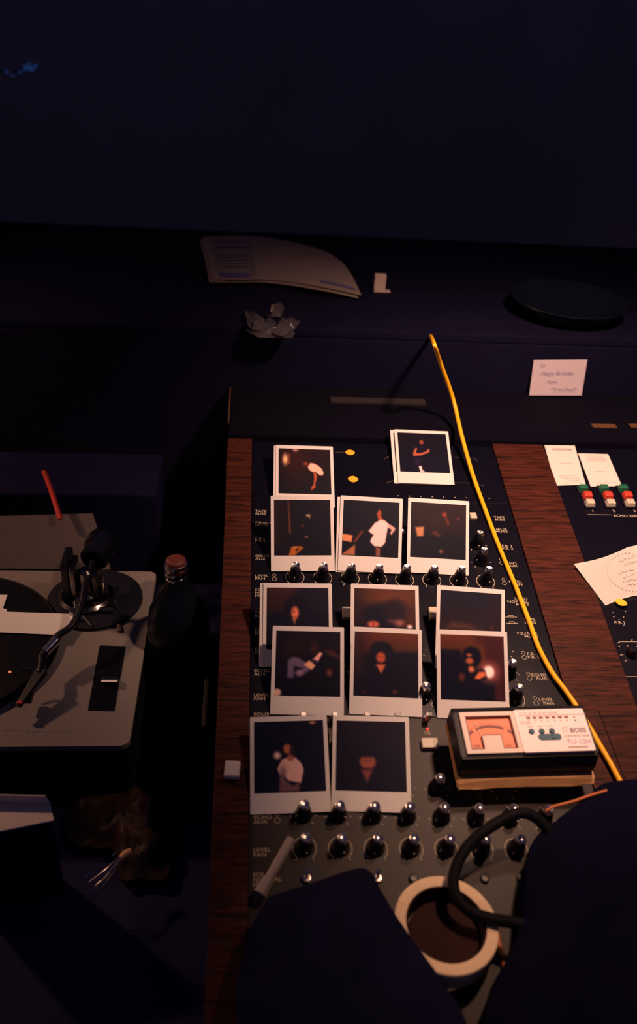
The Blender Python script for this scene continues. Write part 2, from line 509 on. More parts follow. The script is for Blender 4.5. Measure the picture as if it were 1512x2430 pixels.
# ivory rocker switches
for px, py, w, d in ((824, 1452, .012, .018), (1030, 1452, .012, .018), (1124, 1222, .010, .012), (1021, 1762, .0195, .013), (788, 1748, .0055, .014)):
    p = PP(px, py, .007)
    bm = bmesh.new(); box(bm, -w / 2, w / 2, -d / 2, d / 2, 0.0, .007, .0012)
    o = new_mesh('rocker_switch', bm, M['ivory'], con); o.location = (p.x, p.y, 0)
bm = bmesh.new(); p = PP(1015, 1729, .002); lathe(bm, [(.0019, 0), (.0019, .0015), (.0012, .0026), (0, .003)], n=16)
o = new_mesh('led', bm, M['redled'], con, True); o.location = (p.x, p.y, 0); o['label'] = 'lit red indicator light'
# the push buttons of the echo send block
for cx in (1392, 1441, 1487):
    pg = PP(cx - 6, 1155, .006)
    for k, (mm, dy) in enumerate((('green', 0), ('red', -.0165), ('ivory', -.0345))):
        bm = bmesh.new(); box(bm, -.0075, .0075, -.0065, .0065, 0, .0095, .0018)
        bb = [v for v in bm.verts if v.co.z > .005]
        bmesh.ops.scale(bm, vec=(.84, .8, 1), verts=bb)
        q = PP(cx + (-6, 4, 10)[k], (1155, 1172, 1190)[k], .008)
        o = new_mesh('push_button', bm, M[mm], con); o.location = (q.x, q.y, 0)
        o['label'] = {'green': 'green push button', 'red': 'red push button', 'ivory': 'ivory push button'}[mm]
        bm = bmesh.new(); box(bm, -.0095, .0095, -.0085, .0085, 0, .003, .0008)
        o2 = new_mesh('button_collar', bm, M['black'], o)
# small knobs of the master panel at the right edge
for px, py in ((1497, 1553), (1492, 1470)):
    p = PP(px, py, .0)
    if py > 1500:
        bm = bmesh.new(); lathe(bm, [(0, .0003), (.0070, .0003), (.0066, .006), (.0045, .011), (.0040, .012), (0, .012)], n=28)
        o = new_mesh('small_knob', bm, M['darksteel'], con, True); o.location = (p.x, p.y, 0)
    ticks(p.x, p.y); flush('printed_ticks')

# lettering
def panel_text(s, px, py, size=.0060, align='CENTER', sx=1.2, mi=0):
    p = PP(px, py, 0)
    n = s.count('\n')
    text_bm(marks, s, size, T(p.x, p.y + (n * .5 * .85 - .35) * size, .0005), align, sx, mi=mi, bold=size * .012)
    flush('lettering', 'printed word ' + ' '.join(s.split()))
left_x = {0: 622}
for s, px, py in (('TAPE\nBUSS', 606, 1216), ('F.B./AUX\nMUTE', 606, 1244), ('F.B.1\nF.B.2', 606, 1280), ('ECHO\nAUX', 606, 1323), ('LEVEL\nPAN', 605, 1370),
                  ('SOLO\nNORMAL\nMUTE', 605, 1407), ('TAPE\nBUSS', 604, 1458), ('F.B./AUX\nMUTE', 604, 1500), ('F.B.1\nF.B.2', 604, 1545), ('ECHO\nAUX', 603, 1596), ('LEVEL\nPAN', 602, 1654), ('SOLO', 602, 1695),
                  ('ECHO\nAUX', 602, 1945), ('LEVEL\nPAN', 601, 2023), ('SOLO\nNORMAL\nMUTE', 600, 2088)):
    panel_text(s, px, py, align='LEFT')
for s, px, py in (('TAPE\nBUSS', 1184, 1231), ('F.B./AUX\nMUTE', 1190, 1259), ('F.B. 1\nF.B. 2', 1203, 1299), ('ECHO\nAUX', 1213, 1340), ('LEVEL\nPAN', 1225, 1384),
                  ('SOLO\nNORMAL\nMUTE', 1240, 1428), ('TAPE\nBUSS', 1257, 1474), ('F.B./AUX\nMUTE', 1262, 1507), ('F.B. 1\nF.B. 2', 1266, 1556), ('ECHO\nAUX', 1284, 1606), ('LEVEL\nPAN', 1300, 1665)):
    panel_text(s, px + 14, py, align='RIGHT')
for px, py in ((1190, 1332), (1196, 1380), (1243, 1555), (1255, 1605), (1271, 1663), (651, 1370), (658, 1940)):
    p = PP(px, py)
    for dy, rr in ((.0035, .0022), (-.0035, .0031)):
        stroke(marks, [(p.x + rr * math.cos(a), p.y + dy + rr * math.sin(a)) for a in np.linspace(0, 2 * math.pi, 14)], .0006, .0005, 0)
    flush('printed_symbol')
for px, py in ((1213, 1465), (1216, 1480)):
    p = PP(px, py); stroke(marks, [(p.x - .008, p.y), (p.x + .008, p.y)], .0008, .0005, 0)
    stroke(marks, [(p.x - .004, p.y), (p.x - .003, p.y + .003), (p.x + .003, p.y + .003), (p.x + .004, p.y)], .0008, .0005, 0)
    flush('printed_symbol')
panel_text('15', 1014, 1740, .007)
# numbers and bracket of the echo send block
for s, px in (('1', 1407), ('2', 1457), ('3', 1506)): panel_text(s, px, 1213, .0062)
p0 = PP(1395, 1221.5); p1 = PP(1453, 1222.5)
stroke(marks, [(p0.x, p0.y), (p1.x, p1.y)], .0009, .0005, 0); flush('printed_line')
panel_text('ECHO SEND', 1456, 1224, .0068, 'LEFT')
panel_text('F.B.1', 1471, 1478, .0068)
for y in (1523, 1606):
    p0 = PP(1464, y + 4); p1 = PP(1472, y); p2 = PP(1540, y + 1)
    stroke(marks, [(p0.x, p0.y), (p1.x, p1.y), (p2.x + .06, p2.y)], .0009, .0005, 0); flush('printed_line')
for px, py in ((1457, 1465), (1480, 1466), (1478, 1555), (1512, 1535), (1455, 1455), (1470, 1535), (1500, 1520)):
    p = PP(px, py); stroke(marks, [(p.x - .001, p.y), (p.x + .001, p.y + .001)], .001, .0005, 0)
flush('printed_ticks')
# thin printed boxes at the top of the channels
for (ax, ay, bx, by, cx, cy) in ((796, 1073, 818, 1074, 0, 0), (912, 1090, 924, 1083, 0, 0), (917, 1146, 934, 1141, 0, 0), (1078, 1087, 1125, 1088, 1133, 1095), (1080, 1146, 1130, 1147, 1148, 1154)):
    q = [PP(ax, ay), PP(bx, by)] + ([PP(cx, cy)] if cx else [])
    stroke(marks, [(p.x, p.y) for p in q], .0007, .0005, 0, mi=1); flush('printed_line')
for i in range(9):
    p = PP(945 + 27 * i, 1177 + i * .8); stroke(marks, [(p.x - .0009, p.y), (p.x + .0009, p.y)], .0016, .0005, 0)
flush('printed_dots')
# seam between the top strip and the channels
bm = bmesh.new(); pa = PP(650, 1178); box(bm, XL1 + .001, XR0 - .001, .1485, .1497, 0, .0010)
new_mesh('panel_seam', bm, M['black'], con)

# ------------------------------------------------------------------ instant photos
def paint(box4, bg, shapes, gain, n=76):
    """a 79 x 79 mm print: bg = colour at top, colour at bottom; shapes drawn soft"""
    x0, y0, x1, y1 = box4
    V, U = np.meshgrid(np.linspace(0, 1, n), np.linspace(0, 1, n), indexing='ij')   # V down
    X = x0 + U * (x1 - x0); Y = y0 + V * (y1 - y0)
    s = (x1 - x0)
    img = np.zeros((n, n, 3))
    top, bot = np.array(bg[0], float), np.array(bg[1], float)
    img[:] = top + (bot - top) * V[..., None]
    for sh in shapes:
        kind, g, col = sh[0], sh[1], np.array(sh[2], float)
        soft = (sh[3] if len(sh) > 3 else .012) * s * 1.5
        if kind == 'e':
            cx, cy, rx, ry = g
            d = (np.sqrt(((X - cx) / rx) ** 2 + ((Y - cy) / ry) ** 2) - 1) * min(rx, ry)
        else:
            inside = np.zeros((n, n), bool); dist = np.full((n, n), 1e9)
            k = len(g)
            for i in range(k):
                ax, ay = g[i]; bx, by = g[(i + 1) % k]
                c = ((ay > Y) != (by > Y)) & (X < (bx - ax) * (Y - ay) / ((by - ay) if by != ay else 1e-9) + ax)
                inside ^= c
                tt = np.clip(((X - ax) * (bx - ax) + (Y - ay) * (by - ay)) / max(1e-9, (bx - ax) ** 2 + (by - ay) ** 2), 0, 1)
                dist = np.minimum(dist, np.hypot(X - ax - tt * (bx - ax), Y - ay - tt * (by - ay)))
            d = np.where(inside, -dist, dist)
        a = np.clip(.5 - d / (2 * soft), 0, 1); a = a * a * (3 - 2 * a)
        img += (col - img) * a[..., None]
    rg = np.random.default_rng(int(x0 + y1))
    img *= 1 + .03 * rg.standard_normal((n, n, 1))
    img = np.clip(img, 0, 255)
    v = img / 255.0
    l = np.where(v <= .04045, v / 12.92, ((v + .055) / 1.055) ** 2.4)
    return np.clip(l * np.array(gain), 0, .95)

D = (9, 7, 20)
G1, G3, G4 = (1.35, 1.9, 2.1), (1.5, 2.1, 2.3), (1.9, 2.7, 3.2)
PICS = {
 '1': ((185, 190, 1090, 1010), ((26, 9, 16), (9, 6, 16)), [
     ('e', (480, 400, 170, 260), (42, 14, 14), .2),
     ('e', (300, 390, 40, 85), (225, 150, 105), .03), ('p', [(350, 290), (375, 290), (380, 470), (355, 470)], (120, 55, 32), .02),
     ('e', (480, 215, 40, 22), (175, 105, 100), .02),
     ('e', (655, 465, 38, 32), (120, 42, 28), .02),
     ('p', [(790, 600), (840, 640), (842, 730), (812, 840), (818, 885), (745, 945), (748, 890), (785, 845), (800, 740)], (165, 62, 34), .012),
     ('p', [(690, 520), (740, 448), (800, 455), (870, 490), (935, 550), (965, 620), (950, 665), (900, 672), (830, 610), (770, 612), (715, 575)], (222, 140, 120), .01)]),
 '2': ((95, 1125, 1085, 2135), ((12, 8, 20), (10, 7, 18)), [
     ('p', [(80, 1100), (165, 1100), (180, 1950), (80, 1900)], (52, 20, 17), .05), ('e', (250, 1500, 160, 500), (20, 10, 18), .1),
     ('p', [(335, 1130), (352, 1130), (385, 1740), (360, 1740)], (92, 44, 24), .01),
     ('e', (692, 1412, 34, 20), (165, 125, 90), .015), ('p', [(700, 1400), (722, 1400), (724, 1470), (712, 1470)], (130, 90, 60), .01),
     ('e', (590, 1602, 18, 20), (95, 34, 18), .015), ('p', [(620, 1785), (700, 1785), (655, 1830)], (105, 58, 44), .012),
     ('p', [(345, 2140), (385, 2000), (450, 1975), (560, 1968), (600, 2000), (450, 2135)], (150, 68, 22), .012), ('p', [(470, 2010), (540, 2000), (470, 2080)], (40, 18, 16), .015), ('e', (455, 1990, 45, 12), (175, 95, 60), .012)]),
 '3': ((110, 845, 690, 1445), ((8, 7, 20), (10, 8, 20)), [
     ('p', [(108, 1215), (215, 1228), (205, 1302), (108, 1288)], (188, 100, 68), .01), ('p', [(305, 1170), (325, 1180), (250, 1300), (222, 1300)], (92, 36, 28), .015),
     ('p', [(105, 1440), (245, 1325), (245, 1440)], (140, 74, 48), .012), ('p', [(458, 1340), (505, 1350), (500, 1445), (460, 1445)], (112, 56, 44), .015),
     ('p', [(475, 1050), (455, 975), (485, 930), (505, 960), (500, 1000), (528, 1045)], (142, 52, 34), .012),
     ('p', [(560, 1070), (640, 1115), (655, 1140), (612, 1200), (598, 1190), (615, 1145), (560, 1120)], (190, 120, 110), .012),
     ('p', [(378, 1172), (440, 1080), (500, 1042), (545, 1050), (580, 1085), (570, 1150), (552, 1290), (515, 1335), (440, 1332), (398, 1290), (405, 1255), (430, 1212), (395, 1190)], (222, 155, 148), .01)]),
 '4': ((833, 870, 1400, 1455), ((28, 10, 18), (9, 7, 18)), [
     ('e', (1100, 1350, 300, 160), (9, 8, 20), .1), ('e', (1100, 1060, 180, 90), (30, 11, 16), .1),
     ('p', [(880, 1140), (968, 1128), (965, 1228), (900, 1236)], (158, 92, 62), .015), ('e', (1175, 988, 22, 26), (118, 38, 28), .02), ('p', [(1190, 1000), (1230, 1080), (1215, 1100), (1185, 1040)], (85, 30, 24), .02),
     ('e', (1085, 1190, 26, 20), (80, 30, 24), .03), ('e', (1120, 1215, 18, 10), (80, 38, 24), .02), ('e', (1318, 1028, 10, 12), (110, 44, 30), .012), ('e', (1147, 1380, 20, 20), (95, 52, 40), .015)]),
 '5': ((700, 125, 1220, 550), ((14, 8, 18), (9, 7, 20)), [
     ('e', (950, 228, 20, 28), (122, 50, 36), .012), ('e', (960, 310, 50, 60), (12, 8, 22), .02),
     ('p', [(848, 365), (862, 320), (885, 288), (897, 298), (878, 345), (920, 348), (1000, 322), (1008, 295), (1026, 305), (1020, 335), (930, 370), (852, 378)], (150, 66, 46), .008),
     ('p', [(850, 400), (930, 395), (900, 480), (860, 470)], (24, 14, 34), .02), ('p', [(898, 488), (925, 483), (932, 528), (960, 545), (908, 545)], (210, 155, 150), .008)]),
 '6': ((222, 165, 1172, 1130), ((46, 18, 20), (10, 7, 20)), [
     ('p', [(700, 100), (1250, 100), (1250, 700), (640, 700)], (14, 9, 24), .08), ('e', (690, 480, 190, 190), (8, 7, 22), .04), ('p', [(200, 560), (1200, 560), (1200, 1200), (200, 1200)], (8, 7, 22), .06),
     ('p', [(610, 660), (680, 640), (650, 750)], (140, 68, 48), .015), ('e', (655, 560, 58, 92), (190, 88, 62), .02), ('e', (635, 540, 14, 18), (100, 40, 30), .015)]),
 '7': ((365, 850, 1360, 1862), ((18, 9, 20), (8, 7, 20)), [
     ('e', (640, 1120, 170, 130), (30, 13, 20), .1), ('e', (960, 1110, 60, 80), (48, 20, 24), .04), ('p', [(1130, 1150), (1230, 1150), (1350, 1240), (1350, 1270), (1180, 1210)], (66, 28, 30), .03),
     ('p', [(555, 1310), (640, 1262), (720, 1275), (830, 1345), (920, 1440), (820, 1510), (715, 1560), (685, 1510), (790, 1440), (650, 1400), (645, 1580), (550, 1585)], (88, 62, 84), .02),
     ('e', (735, 1505, 55, 40), (120, 80, 92), .03),
     ('p', [(805, 1375), (880, 1310), (930, 1340), (978, 1392), (925, 1455), (870, 1430)], (198, 124, 96), .012),
     ('p', [(930, 1300), (985, 1240), (1045, 1178), (1085, 1195), (1045, 1270), (1010, 1335)], (205, 128, 112), .012), ('p', [(930, 1325), (950, 1290), (1015, 1320), (975, 1385)], (34, 22, 44), .012),
     ('e', (1190, 1495, 34, 44), (112, 48, 34), .03), ('e', (400, 1815, 62, 58), (198, 136, 120), .014)]),
 '8': ((162, 195, 1145, 1190), ((62, 26, 22), (40, 18, 20)), [
     ('e', (170, 500, 160, 400), (30, 14, 22), .12), ('e', (770, 330, 260, 80), (84, 38, 24), .1), ('e', (570, 640, 300, 200), (10, 8, 24), .06), ('e', (810, 560, 180, 200), (24, 12, 22), .06),
     ('p', [(150, 760), (1150, 830), (1150, 1200), (150, 1200)], (12, 8, 20), .04),
     ('e', (468, 780, 86, 52), (175, 72, 54), .02), ('e', (470, 775, 10, 40), (90, 34, 30), .015), ('e', (755, 720, 50, 26), (78, 38, 40), .03), ('e', (885, 745, 70, 50), (122, 62, 60), .03), ('e', (1048, 805, 34, 26), (245, 190, 180), .02)]),
 '9': ((155, 930, 1190, 1990), ((78, 32, 22), (8, 7, 20)), [
     ('e', (200, 1100, 180, 300), (48, 20, 22), .1), ('p', [(760, 1250), (1200, 1230), (1200, 2000), (100, 2000), (100, 1600), (300, 1300)], (10, 8, 22), .03), ('e', (220, 1450, 120, 250), (32, 15, 22), .08),
     ('e', (590, 1240, 190, 165), (10, 8, 22), .025), ('e', (590, 1500, 200, 160), (9, 8, 22), .03),
     ('e', (585, 1350, 74, 86), (156, 60, 42), .02), ('e', (555, 1340, 14, 8), (95, 36, 30), .012), ('e', (612, 1340, 14, 8), (95, 36, 30), .012), ('e', (585, 1412, 22, 7), (110, 38, 32), .01),
     ('p', [(505, 1465), (665, 1465), (590, 1615)], (164, 72, 44), .015), ('e', (815, 1905, 30, 26), (84, 32, 34), .02), ('e', (330, 1920, 30, 22), (60, 24, 26), .03)]),
 '10': ((185, 240, 1170, 1240), ((10, 8, 22), (40, 20, 22)), [
     ('e', (1080, 560, 90, 320), (26, 11, 20), .1), ('p', [(290, 860), (380, 760), (640, 780), (830, 860)], (62, 32, 28), .05), ('e', (540, 610, 40, 40), (26, 12, 22), .05), ('e', (1020, 800, 12, 12), (92, 34, 26), .02)]),
 '11': ((187, 955, 1213, 2010), ((84, 34, 22), (10, 8, 22)), [
     ('p', [(700, 940), (1230, 940), (1230, 2050), (880, 2050), (880, 1200)], (52, 18, 22), .06), ('p', [(150, 1200), (500, 1210), (600, 1500), (1050, 1700), (1050, 2050), (150, 2050)], (9, 8, 22), .03),
     ('e', (860, 1330, 30, 160), (82, 36, 22), .04), ('e', (690, 1310, 150, 170), (8, 7, 22), .02), ('e', (620, 1480, 130, 160), (9, 8, 22), .03),
     ('e', (965, 1545, 130, 140), (150, 70, 66), .08), ('e', (958, 1545, 80, 92), (255, 205, 195), .025),
     ('p', [(840, 1500), (900, 1520), (930, 1660), (800, 1700), (700, 1640), (760, 1540)], (14, 9, 22), .02),
     ('e', (648, 1282, 38, 26), (150, 66, 42), .015), ('e', (655, 1375, 60, 48), (160, 70, 46), .02), ('e', (680, 1510, 46, 50), (186, 86, 54), .02),
     ('p', [(722, 1660), (800, 1552), (880, 1540), (908, 1580), (905, 1615), (800, 1668)], (196, 86, 50), .015), ('e', (525, 1640, 42, 60), (84, 30, 26), .03)]),
 '12': ((90, 120, 700, 750), ((8, 7, 22), (8, 7, 22)), [
     ('p', [(310, 620), (350, 640), (420, 700), (480, 660), (470, 745), (300, 745)], (84, 50, 50), .015),
     ('p', [(288, 545), (330, 465), (375, 450), (450, 452), (500, 510), (515, 560), (490, 672), (430, 662), (380, 650), (340, 600), (310, 600)], (172, 118, 104), .01),
     ('e', (335, 590, 24, 56), (96, 60, 58), .03), ('e', (405, 450, 30, 32), (128, 62, 46), .015), ('e', (378, 372, 36, 42), (146, 68, 48), .015), ('e', (418, 385, 20, 44), (36, 18, 22), .015), ('e', (330, 395, 14, 30), (20, 12, 22), .02),
     ('e', (290, 428, 28, 30), (196, 140, 120), .025), ('e', (606, 140, 24, 12), (158, 92, 56), .012)]),
 '13': ((808, 120, 1408, 742), ((16, 9, 20), (8, 7, 20)), [
     ('p', [(1025, 560), (1120, 560), (1075, 668)], (92, 40, 36), .02), ('e', (1080, 488, 68, 66), (112, 50, 38), .02), ('e', (1078, 420, 80, 28), (10, 8, 20), .02), ('e', (1082, 548, 30, 8), (40, 18, 20), .012),
     ('e', (1060, 480, 12, 6), (60, 26, 26), .01), ('e', (1102, 478, 12, 6), (60, 26, 26), .01)]),
}
GAIN = {'1': G1, '2': G1, '3': G1, '4': G1, '5': G1, '6': G3, '7': G3, '8': G3, '9': G3, '10': G3, '11': G1, '12': G4, '13': G4}
LAB = {
 '1': 'instant photo of a bending person in a white shirt, top left of the photos',
 '2': 'instant photo with a dark picture and small orange patch, under the bending figure photo',
 '3': 'instant photo of a person in a baggy white shirt seen from behind',
 '4': 'dark instant photo with a small tan square at its left, beside the white shirt photo',
 '5': 'instant photo of a standing figure holding an arm out, beside the yellow cable',
 '6': 'instant photo of a face with dark hair, half under the photo with jeans',
 '7': 'instant photo of a reclining person in jeans with a bare midriff',
 '8': 'instant photo with reddish wall and dark round hair cut off by the photo below it',
 '9': 'instant photo of a curly haired person in a dark open shirt facing forward',
 '10': 'nearly black instant photo behind the photo with the glowing white lamp',
 '11': 'instant photo of a person in sunglasses beside a glowing white lamp',
 '12': 'instant photo of a person in a white T-shirt, bottom left of the photos',
 '13': 'instant photo of a dim face on black, bottom row beside the T-shirt photo'}
CARD_T = 0.0010
def border_bm():
    bm = bmesh.new()
    prism(bm, rrect(-.044, .044, 0, .107, .0012, 3), -CARD_T, 0)
    return bm
border0 = None
def photo(key, m, label, fake=False):
    global border0
    t = thing('instant_photo', label, 'photograph', PM @ m, 'instant photos laid out on the console')
    if border0 is None:
        border0 = new_mesh('white_border', border_bm(), M['frame'], t); b = border0
    else:
        b = border0.copy(); COL.objects.link(b); b.parent = t
    n = 76
    x0, x1, y0, y1 = -.0395, .0395, .022, .101
    if fake: n = 2; cols = np.full((2, 2, 3), .012)
    else: cols = paint(PICS[key][0], PICS[key][1], PICS[key][2], GAIN[key], n)
    us = np.linspace(x0, x1, n); vs = np.linspace(y1, y0, n)
    verts = [(u, v, .00025) for v in vs for u in us]
    faces = [(r * n + c, (r + 1) * n + c, (r + 1) * n + c + 1, r * n + c + 1) for r in range(n - 1) for c in range(n - 1)]
    me = bpy.data.meshes.new('picture'); me.from_pydata(verts, [], faces)
    at = me.color_attributes.new('print', 'FLOAT_COLOR', 'POINT')
    buf = np.ones((n * n, 4), np.float32); buf[:, :3] = cols.reshape(-1, 3)
    at.data.foreach_set('color', buf.ravel())
    me.materials.append(M['print'])
    o = bpy.data.objects.new('picture', me); COL.objects.link(o); o.parent = t
    return t
for k, v in PHOTOS: photo(k, POSE[k], LAB[k])
# the second prints that peek out from below
for key, dx, dy, dz, yaw, lab in (('1', -.0030, -.0004, -.0016, -.3, 'instant photo just peeking out at the left of the bending figure photo'),
                             ('3', -.0035, -.0012, -.0016, 1.0, 'instant photo just peeking out behind the photo of the baggy white shirt'),
                             ('5', -.0062, 0, -.0016, .2, 'instant photo mostly covered by the one of the figure holding an arm out'),
                             ('6', -.0042, .0000, -.0016, .0, 'instant photo showing as a strip left of the face with dark hair')):
    m = POSE[key] @ T(dx, dy, dz) @ T(0, .05, 0) @ RZ(R(yaw)) @ T(0, -.05, 0)
    photo(key, m, lab, True)

# ------------------------------------------------------------------ yellow stickers
for px, py, w, h, a, lab in ((831, 1073, .0150, .0130, -3, 'round yellow sticker near the top of the console, above the other one'), (838, 1136.5, .0158, .0138, -6, 'round yellow sticker with a small tear, lower of the two above the photos'),
                        (1472, 1434, .0165, .0125, -25, 'yellow sticker at the corner of the big white sheet')):
    p = PP(px, py, .001)
    bm = bmesh.new()
    pts = [(w / 2 * math.copysign(abs(math.cos(x)) ** 1.15, math.cos(x)), h / 2 * math.sin(x) * (1 - .12 * abs(math.cos(x)))) for x in np.linspace(0, 2 * math.pi, 33)[:-1]]
    prism(bm, pts, 0.0, .0005)
    o = new_mesh('round_sticker', bm, M['yellow']); tag(o, lab, 'sticker')
    o.matrix_world = PM @ T(p.x, p.y, .0003 if py < 1400 else .0050) @ RZ(R(a))

# ------------------------------------------------------------------ cards and big sheet on the master panel
def panel_sheet(name, quad, h, thick, m, label, cat, lines):
    t = thing(name, label, cat, PM @ T(PP(*quad[3], h).x, PP(*quad[3], h).y, h))
    o0 = PP(*quad[3], h)
    P = [PP(*q, h) - o0 for q in quad]
    bm = bmesh.new(); prism(bm, [(p.x, p.y) for p in (P[3], P[2], P[1], P[0])], 0, thick)
    new_mesh('card', bm, m, t)
    bm = bmesh.new()
    for u0, u1, v, w in lines:
        def at(u, v):
            a = P[0] + (P[1] - P[0]) * u; b = P[3] + (P[2] - P[3]) * u
            return a + (b - a) * v
        a, b = at(u0, v), at(u1, v)
        n = max(3, int((u1 - u0) * 26)); pts = []
        for i in range(n + 1):
            q = a + (b - a) * i / n
            pts.append((q.x, q.y + (w * .35 if i % 2 else -w * .35)))
        stroke(bm, pts, w * .55, thick + .0002, 0)
    new_mesh('print', bm, M['greyprint'], t)
panel_sheet('business_card', [(1292, 1057), (1364, 1058), (1390, 1150), (1319, 1153)], .0015, .0005, M['cardpaper'], 'white printed card with a dark heading, left of the two cards above the coloured buttons', 'card',
            [(.22, .85, .10, .0050), (.25, .85, .13, .0022), (.30, .75, .47, .0016), (.20, .8, .77, .0016), (.25, .85, .82, .0016), (.35, .85, .86, .0016), (.4, .85, .90, .0016), (.25, .85, .95, .0016)])
panel_sheet('business_card', [(1372, 1076), (1443, 1078), (1476, 1154), (1402, 1155)], .0015, .0005, M['cardpaper'], 'white printed card, right of the two cards above the coloured buttons', 'card',
            [(.25, .8, .08, .0014), (.2, .8, .13, .0014), (.2, .85, .18, .0014), (.2, .85, .23, .0014), (.32, .7, .56, .0018), (.2, .9, .90, .0014)])
# big curled sheet: grid in panel space, left corner lifted
def bigsheet():
    tl, bl = PP(1362, 1338, .010), PP(1437, 1437, .0018)
    tr, br = PP(1560, 1285, .03), PP(1600, 1395, .008)
    bm = bmesh.new(); n = 24; g = []
    for i in range(n + 1):
        u = i / n; row = []
        for j in range(n + 1):
            v = j / n
            a = tl.lerp(tr, u); b = bl.lerp(br, u)
            p = a.lerp(b, v)
            p.z += .006 * math.sin(math.pi * u) * (1 - v)
            p.y += -.010 * math.sin(math.pi * min(1, u * 1.6)) * (1 - v) * .6 + .004 * math.sin(math.pi * min(1, u * 1.5)) * v
            p.z = max(p.z, .002)
            row.append(bm.verts.new(p))
        g.append(row)
    for i in range(n):
        for j in range(n): bm.faces.new((g[i][j], g[i][j + 1], g[i + 1][j + 1], g[i + 1][j]))
    bmesh.ops.solidify(bm, geom=bm.faces[:], thickness=.0003)
    t = thing('white_sheet', 'large curled white sheet with a faint handwritten ring at the right edge', 'paper', PM)
    new_mesh('paper', bm, M['paper'], t, True)
    bm = bmesh.new()
    c = PP(1475, 1368, .02); random.seed(3)
    def z(x, y):
        return .0165
    def at(u, v):
        a = tl.lerp(tr, u); b = bl.lerp(br, u); p = a.lerp(b, v)
        zz = p.z + .006 * math.sin(math.pi * u) * (1 - v)
        yy = p.y + -.010 * math.sin(math.pi * min(1, u * 1.6)) * (1 - v) * .6 + .004 * math.sin(math.pi * min(1, u * 1.5)) * v
        return Vector((p.x, yy, max(zz, .002) + .0007))
    def ln(pts, w):
        prev = None
        for i, (u, v) in enumerate(pts):
            p = at(u, v); s = Vector((0, w / 2, 0)) if i % 2 else Vector((w / 3, w / 3, 0))
            cur = (bm.verts.new(p + s), bm.verts.new(p - s))
            if prev: bm.faces.new((prev[0], prev[1], cur[1], cur[0]))
            prev = cur
    ang = np.linspace(0, 2 * math.pi, 72)
    for seg in range(0, 70, 2):
        ln([(.50 + .25 * math.cos(a), .50 + .42 * math.sin(a)) for a in ang[seg:seg + 2]], .0007)
    for k, (u0, u1, v) in enumerate(((.46, .66, .22), (.48, .66, .32), (.38, .58, .46), (.40, .62, .56), (.38, .58, .66), (.42, .56, .76))):
        ln([(u0 + (u1 - u0) * i / 16, v + random.uniform(-.025, .025)) for i in range(17)], .0006)
    new_mesh('handwriting', bm, M['greyprint'], t)
bigsheet()

# ------------------------------------------------------------------ tuner on its leather pouch
TZ = .067
a0 = PP(1108, 1789, TZ); a1 = PP(1409, 1787, TZ)
W_, D_ = .1430, .0508
tx, ty = .2450, -.3050
TM = T(tx, ty, .0355) @ RZ(R(1.2))
tun = thing('guitar_tuner', 'black electronic tuner with orange dial and pale control plate beside the photos', 'tuner', PM @ TM)
bm = bmesh.new()
HH = TZ - .0355
prof = [(-.0085, 0), (-.0085, HH * .45), (-.003, HH - .001), (0.0, HH - .0008), (D_ + .001, HH - .0008), (D_ + .010, HH - .004), (D_ + .010, 0)]
xa, xb = -W_ / 2 - .0065, W_ / 2 + .0045
A = [bm.verts.new((xa, y, z)) for y, z in prof]; B = [bm.verts.new((xb, y, z)) for y, z in prof]
bm.faces.new(A); bm.faces.new(B[::-1])
for i in range(len(prof)): bm.faces.new((A[i], B[i], B[(i + 1) % len(prof)], A[(i + 1) % len(prof)]))
bmesh.ops.bevel(bm, geom=bm.edges[:], offset=.0011, segments=2, affect='EDGES')
new_mesh('tuner_case', bm, M['tunerblack'], tun)
xs = -W_ / 2 + .063     # where the meter half ends
# meter half: frame built of strips around a recessed dial
zf = HH + .0028
bm = bmesh.new()
X0, X1 = -W_ / 2, xs
mx0, mx1, my0, my1 = X0 + .0058, X1 - .0052, .0050, D_ - .0052
nx0, nx1, ny1 = X0 + .0205, X1 - .0215, .0215
box(bm, X0, mx0, 0, D_, HH - .001, zf); box(bm, mx1, X1, 0, D_, HH - .001, zf)
box(bm, mx0, mx1, 0, my0, HH - .001, zf); box(bm, mx0, mx1, my1, D_, HH - .001, zf)
box(bm, nx0, nx1, my0, ny1, HH - .001, zf)
for sx, cx in ((1, mx0), (-1, mx1)):
    for sy, cy in ((1, my0), (-1, my1)):
        prism(bm, [(cx, cy), (cx + sx * .0025, cy), (cx + sx * .0008, cy + sy * .0008), (cx, cy + sy * .0025)], HH - .001, zf)
new_mesh('meter_surround', bm, M['tunerframe'], tun)
bm = bmesh.new()
for q in ((mx0, mx1, my1 - .0010, my1, HH, zf + .0003), (mx0, mx0 + .0008, my0, my1, HH, zf + .0003), (mx1 - .0012, mx1, my0, my1, HH, zf + .0003), (mx0, nx0, my0, my0 + .0010, HH, zf + .0003), (nx1, mx1, my0, my0 + .0010, HH, zf + .0003), (nx0 - .0007, nx0, my0, ny1, HH, zf + .0003), (nx1, nx1 + .0007, my0, ny1, HH, zf + .0003), (nx0, nx1, ny1, ny1 + .0008, HH, zf + .0003)):
    box(bm, *q)
new_mesh('meter_bezel', bm, M['brownprint'], tun)
bm = bmesh.new(); box(bm, mx0, mx1, my0, my1, HH - .0010, HH - .0006)
dial = new_mesh('meter_dial', bm, M['meter'], tun)
bm = bmesh.new()
mc = ((mx0 + mx1) / 2, .004)
def arcpts(r, a0, a1, n=20): return [(mc[0] + r * math.cos(R(a)), mc[1] + r * .92 * math.sin(R(a))) for a in np.linspace(a0, a1, n)]
stroke(bm, arcpts(.0330, 62, 118), .0030, HH - .0002, 0); stroke(bm, arcpts(.0335, 42, 54, 6), .0030, HH - .0002, 0); stroke(bm, arcpts(.0335, 126, 138, 6), .0030, HH - .0002, 0)
